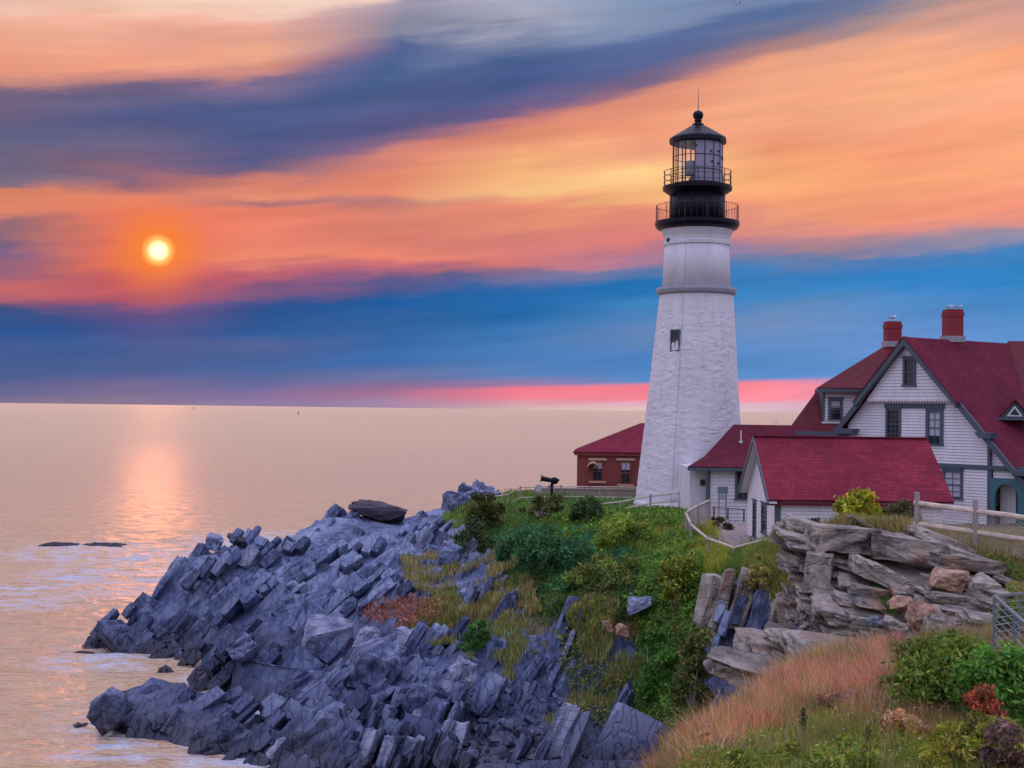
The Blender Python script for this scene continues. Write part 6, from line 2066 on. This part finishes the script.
bush('bush', 'olive shrub below the bright green one on the slope', 600, 580, 90, 22, OLI + MIDG, .14, 4800, 1, -.5)
bush('bush', 'small green shrub clinging alone to the blue cliff face', 475, 650, 32, 30, [(.08, .24, .05), (.12, .30, .06)], .11, 3000, 1, -1.7)
bush('bush', 'dark shrubby growth hanging in the gully beside the tan slabs', 692, 705, 40, 80, DK + OLI, .13, 4800, 1, -.4)
bush('bush', 'green vine streak running down the cliff beside the gully', 655, 700, 40, 90, [(.10, .27, .04), (.15, .32, .045), (.07, .2, .04)], .12, 6500, 1, -.5)
bush('bush', 'olive shrub at the head of the gully under the yard fence', 678, 600, 50, 46, YG + MIDG, .13, 4500, 1, -.4)
bush('bush', 'leafy green bush at the right below the outcrop, the broadest there', 948, 703, 122, 62, [(.20, .30, .045), (.28, .36, .055), (.13, .22, .04)], .07, 14000, 2, -.8)
bush('bush', 'bright green bush with big leaves before the steel railing', 1000, 712, 84, 60, [(.14, .36, .05), (.20, .42, .06), (.09, .22, .04)], .08, 8500, 2, -1.6)
bush('bush', 'rust red bush between green ones at the lower right', 984, 722, 40, 34, [(.50, .12, .06), (.58, .18, .08), (.26, .10, .05)], .06, 3600, 2, -3.0)
bush('bush', 'olive weeds under the rust red bush', 985, 752, 70, 34, OLI + YG, .06, 4800, 2, -3.0)
bush('bush', 'dark purple tuft in the lower right corner', 1005, 770, 50, 40, [(.22, .12, .11), (.16, .13, .07)], .055, 3200, 2, -3.4)
bush('bush', 'yellow green weeds in the bottom centre of the hillside', 850, 782, 90, 34, YG + MIDG, .05, 6000, 2, -1.0)
bush('bush', 'small weedy bush at the foot of the orange grass', 740, 782, 70, 26, YG + MIDG, .05, 3600, 2, -.6)
bush('bush', 'dry brown brush at the back of the paved yard below the meter box', 722, 529, 26, 12, [(.14, .11, .07), (.1, .1, .05)], .09, 1800, 1, Yfix=71)
bush('bush', 'dark teal shrub in front of the steel railing post', 1012, 648, 44, 40, [(.09, .17, .08), (.12, .2, .07)], .06, 3400, 2, -3.5)
for px, py, w_, h_, b_, lf, n_, lb in (
        (905, 742, 60, 26, [(.80, .40, .20), (.7, .5, .25)], .045, 3000, 'orange tan scrub left of the rust red bush'),
        (945, 762, 60, 34, YG, .055, 4200, 'bright yellow green scrub left of the dark purple tuft'),
        (795, 768, 60, 24, YG + OLI, .045, 3600, 'yellow green weeds under the tall weed spike'),
        (720, 752, 40, 16, RED + TANG, .04, 2200, 'rusty scrub on the left edge of the hillside'),
        (850, 712, 70, 20, MAU + RED[:1], .045, 3400, 'mauve brown scrub across the top of the orange grass'),
        (890, 690, 40, 14, TANG + MIDG, .045, 2200, 'tan and green scrub just left of the broad leafy bush'),
        (1015, 690, 44, 30, YG, .06, 3400, 'yellow green bush under the steel railing'),
        (760, 590, 30, 34, YG + TANG, .09, 2600, 'golden shrub on the bank between the tan slabs and the outcrop')):
    bush('bush', lb, px, py, w_, h_, b_, lf, n_, 1 if py < 600 else 2, -.4 if py < 600 else -.9)
# a few tall dark weeds in the grass
for (px, py, h_, lb) in ((803, 748, 40, 'tall dark weed spike left of centre in the orange grass'), (868, 762, 34, 'dark weed spike in the yellow green weeds')):
    s = surf(px, py, 2); b = P(px, py, s.y)
    t = thing('weed', lb, 'plant', b)
    hh_ = h_ / F * s.y
    mb = MB(); mb.tube(b, b + Vector((.02, 0, hh_)), .008, 5, .003); mb.obj('stem', M['wood_dk'], t)
    q = np.tile(np.array(b), (420, 1)); zz2 = RNG.uniform(.1, 1, 420)
    q[:, 2] += zz2 * hh_; q[:, :2] += RNG.normal(0, 1, (420, 2)) * (.09 * (1.15 - zz2) * (.4 + .6 * np.abs(np.sin(zz2 * 22))))[:, None]
    vv, tt_, cc_ = leafset(q, .035, cols([(.08, .13, .05), (.14, .15, .06)], 420))
    mk('leaves', vv, tt_, M['veg'], t, None, False, {'col': cc_})
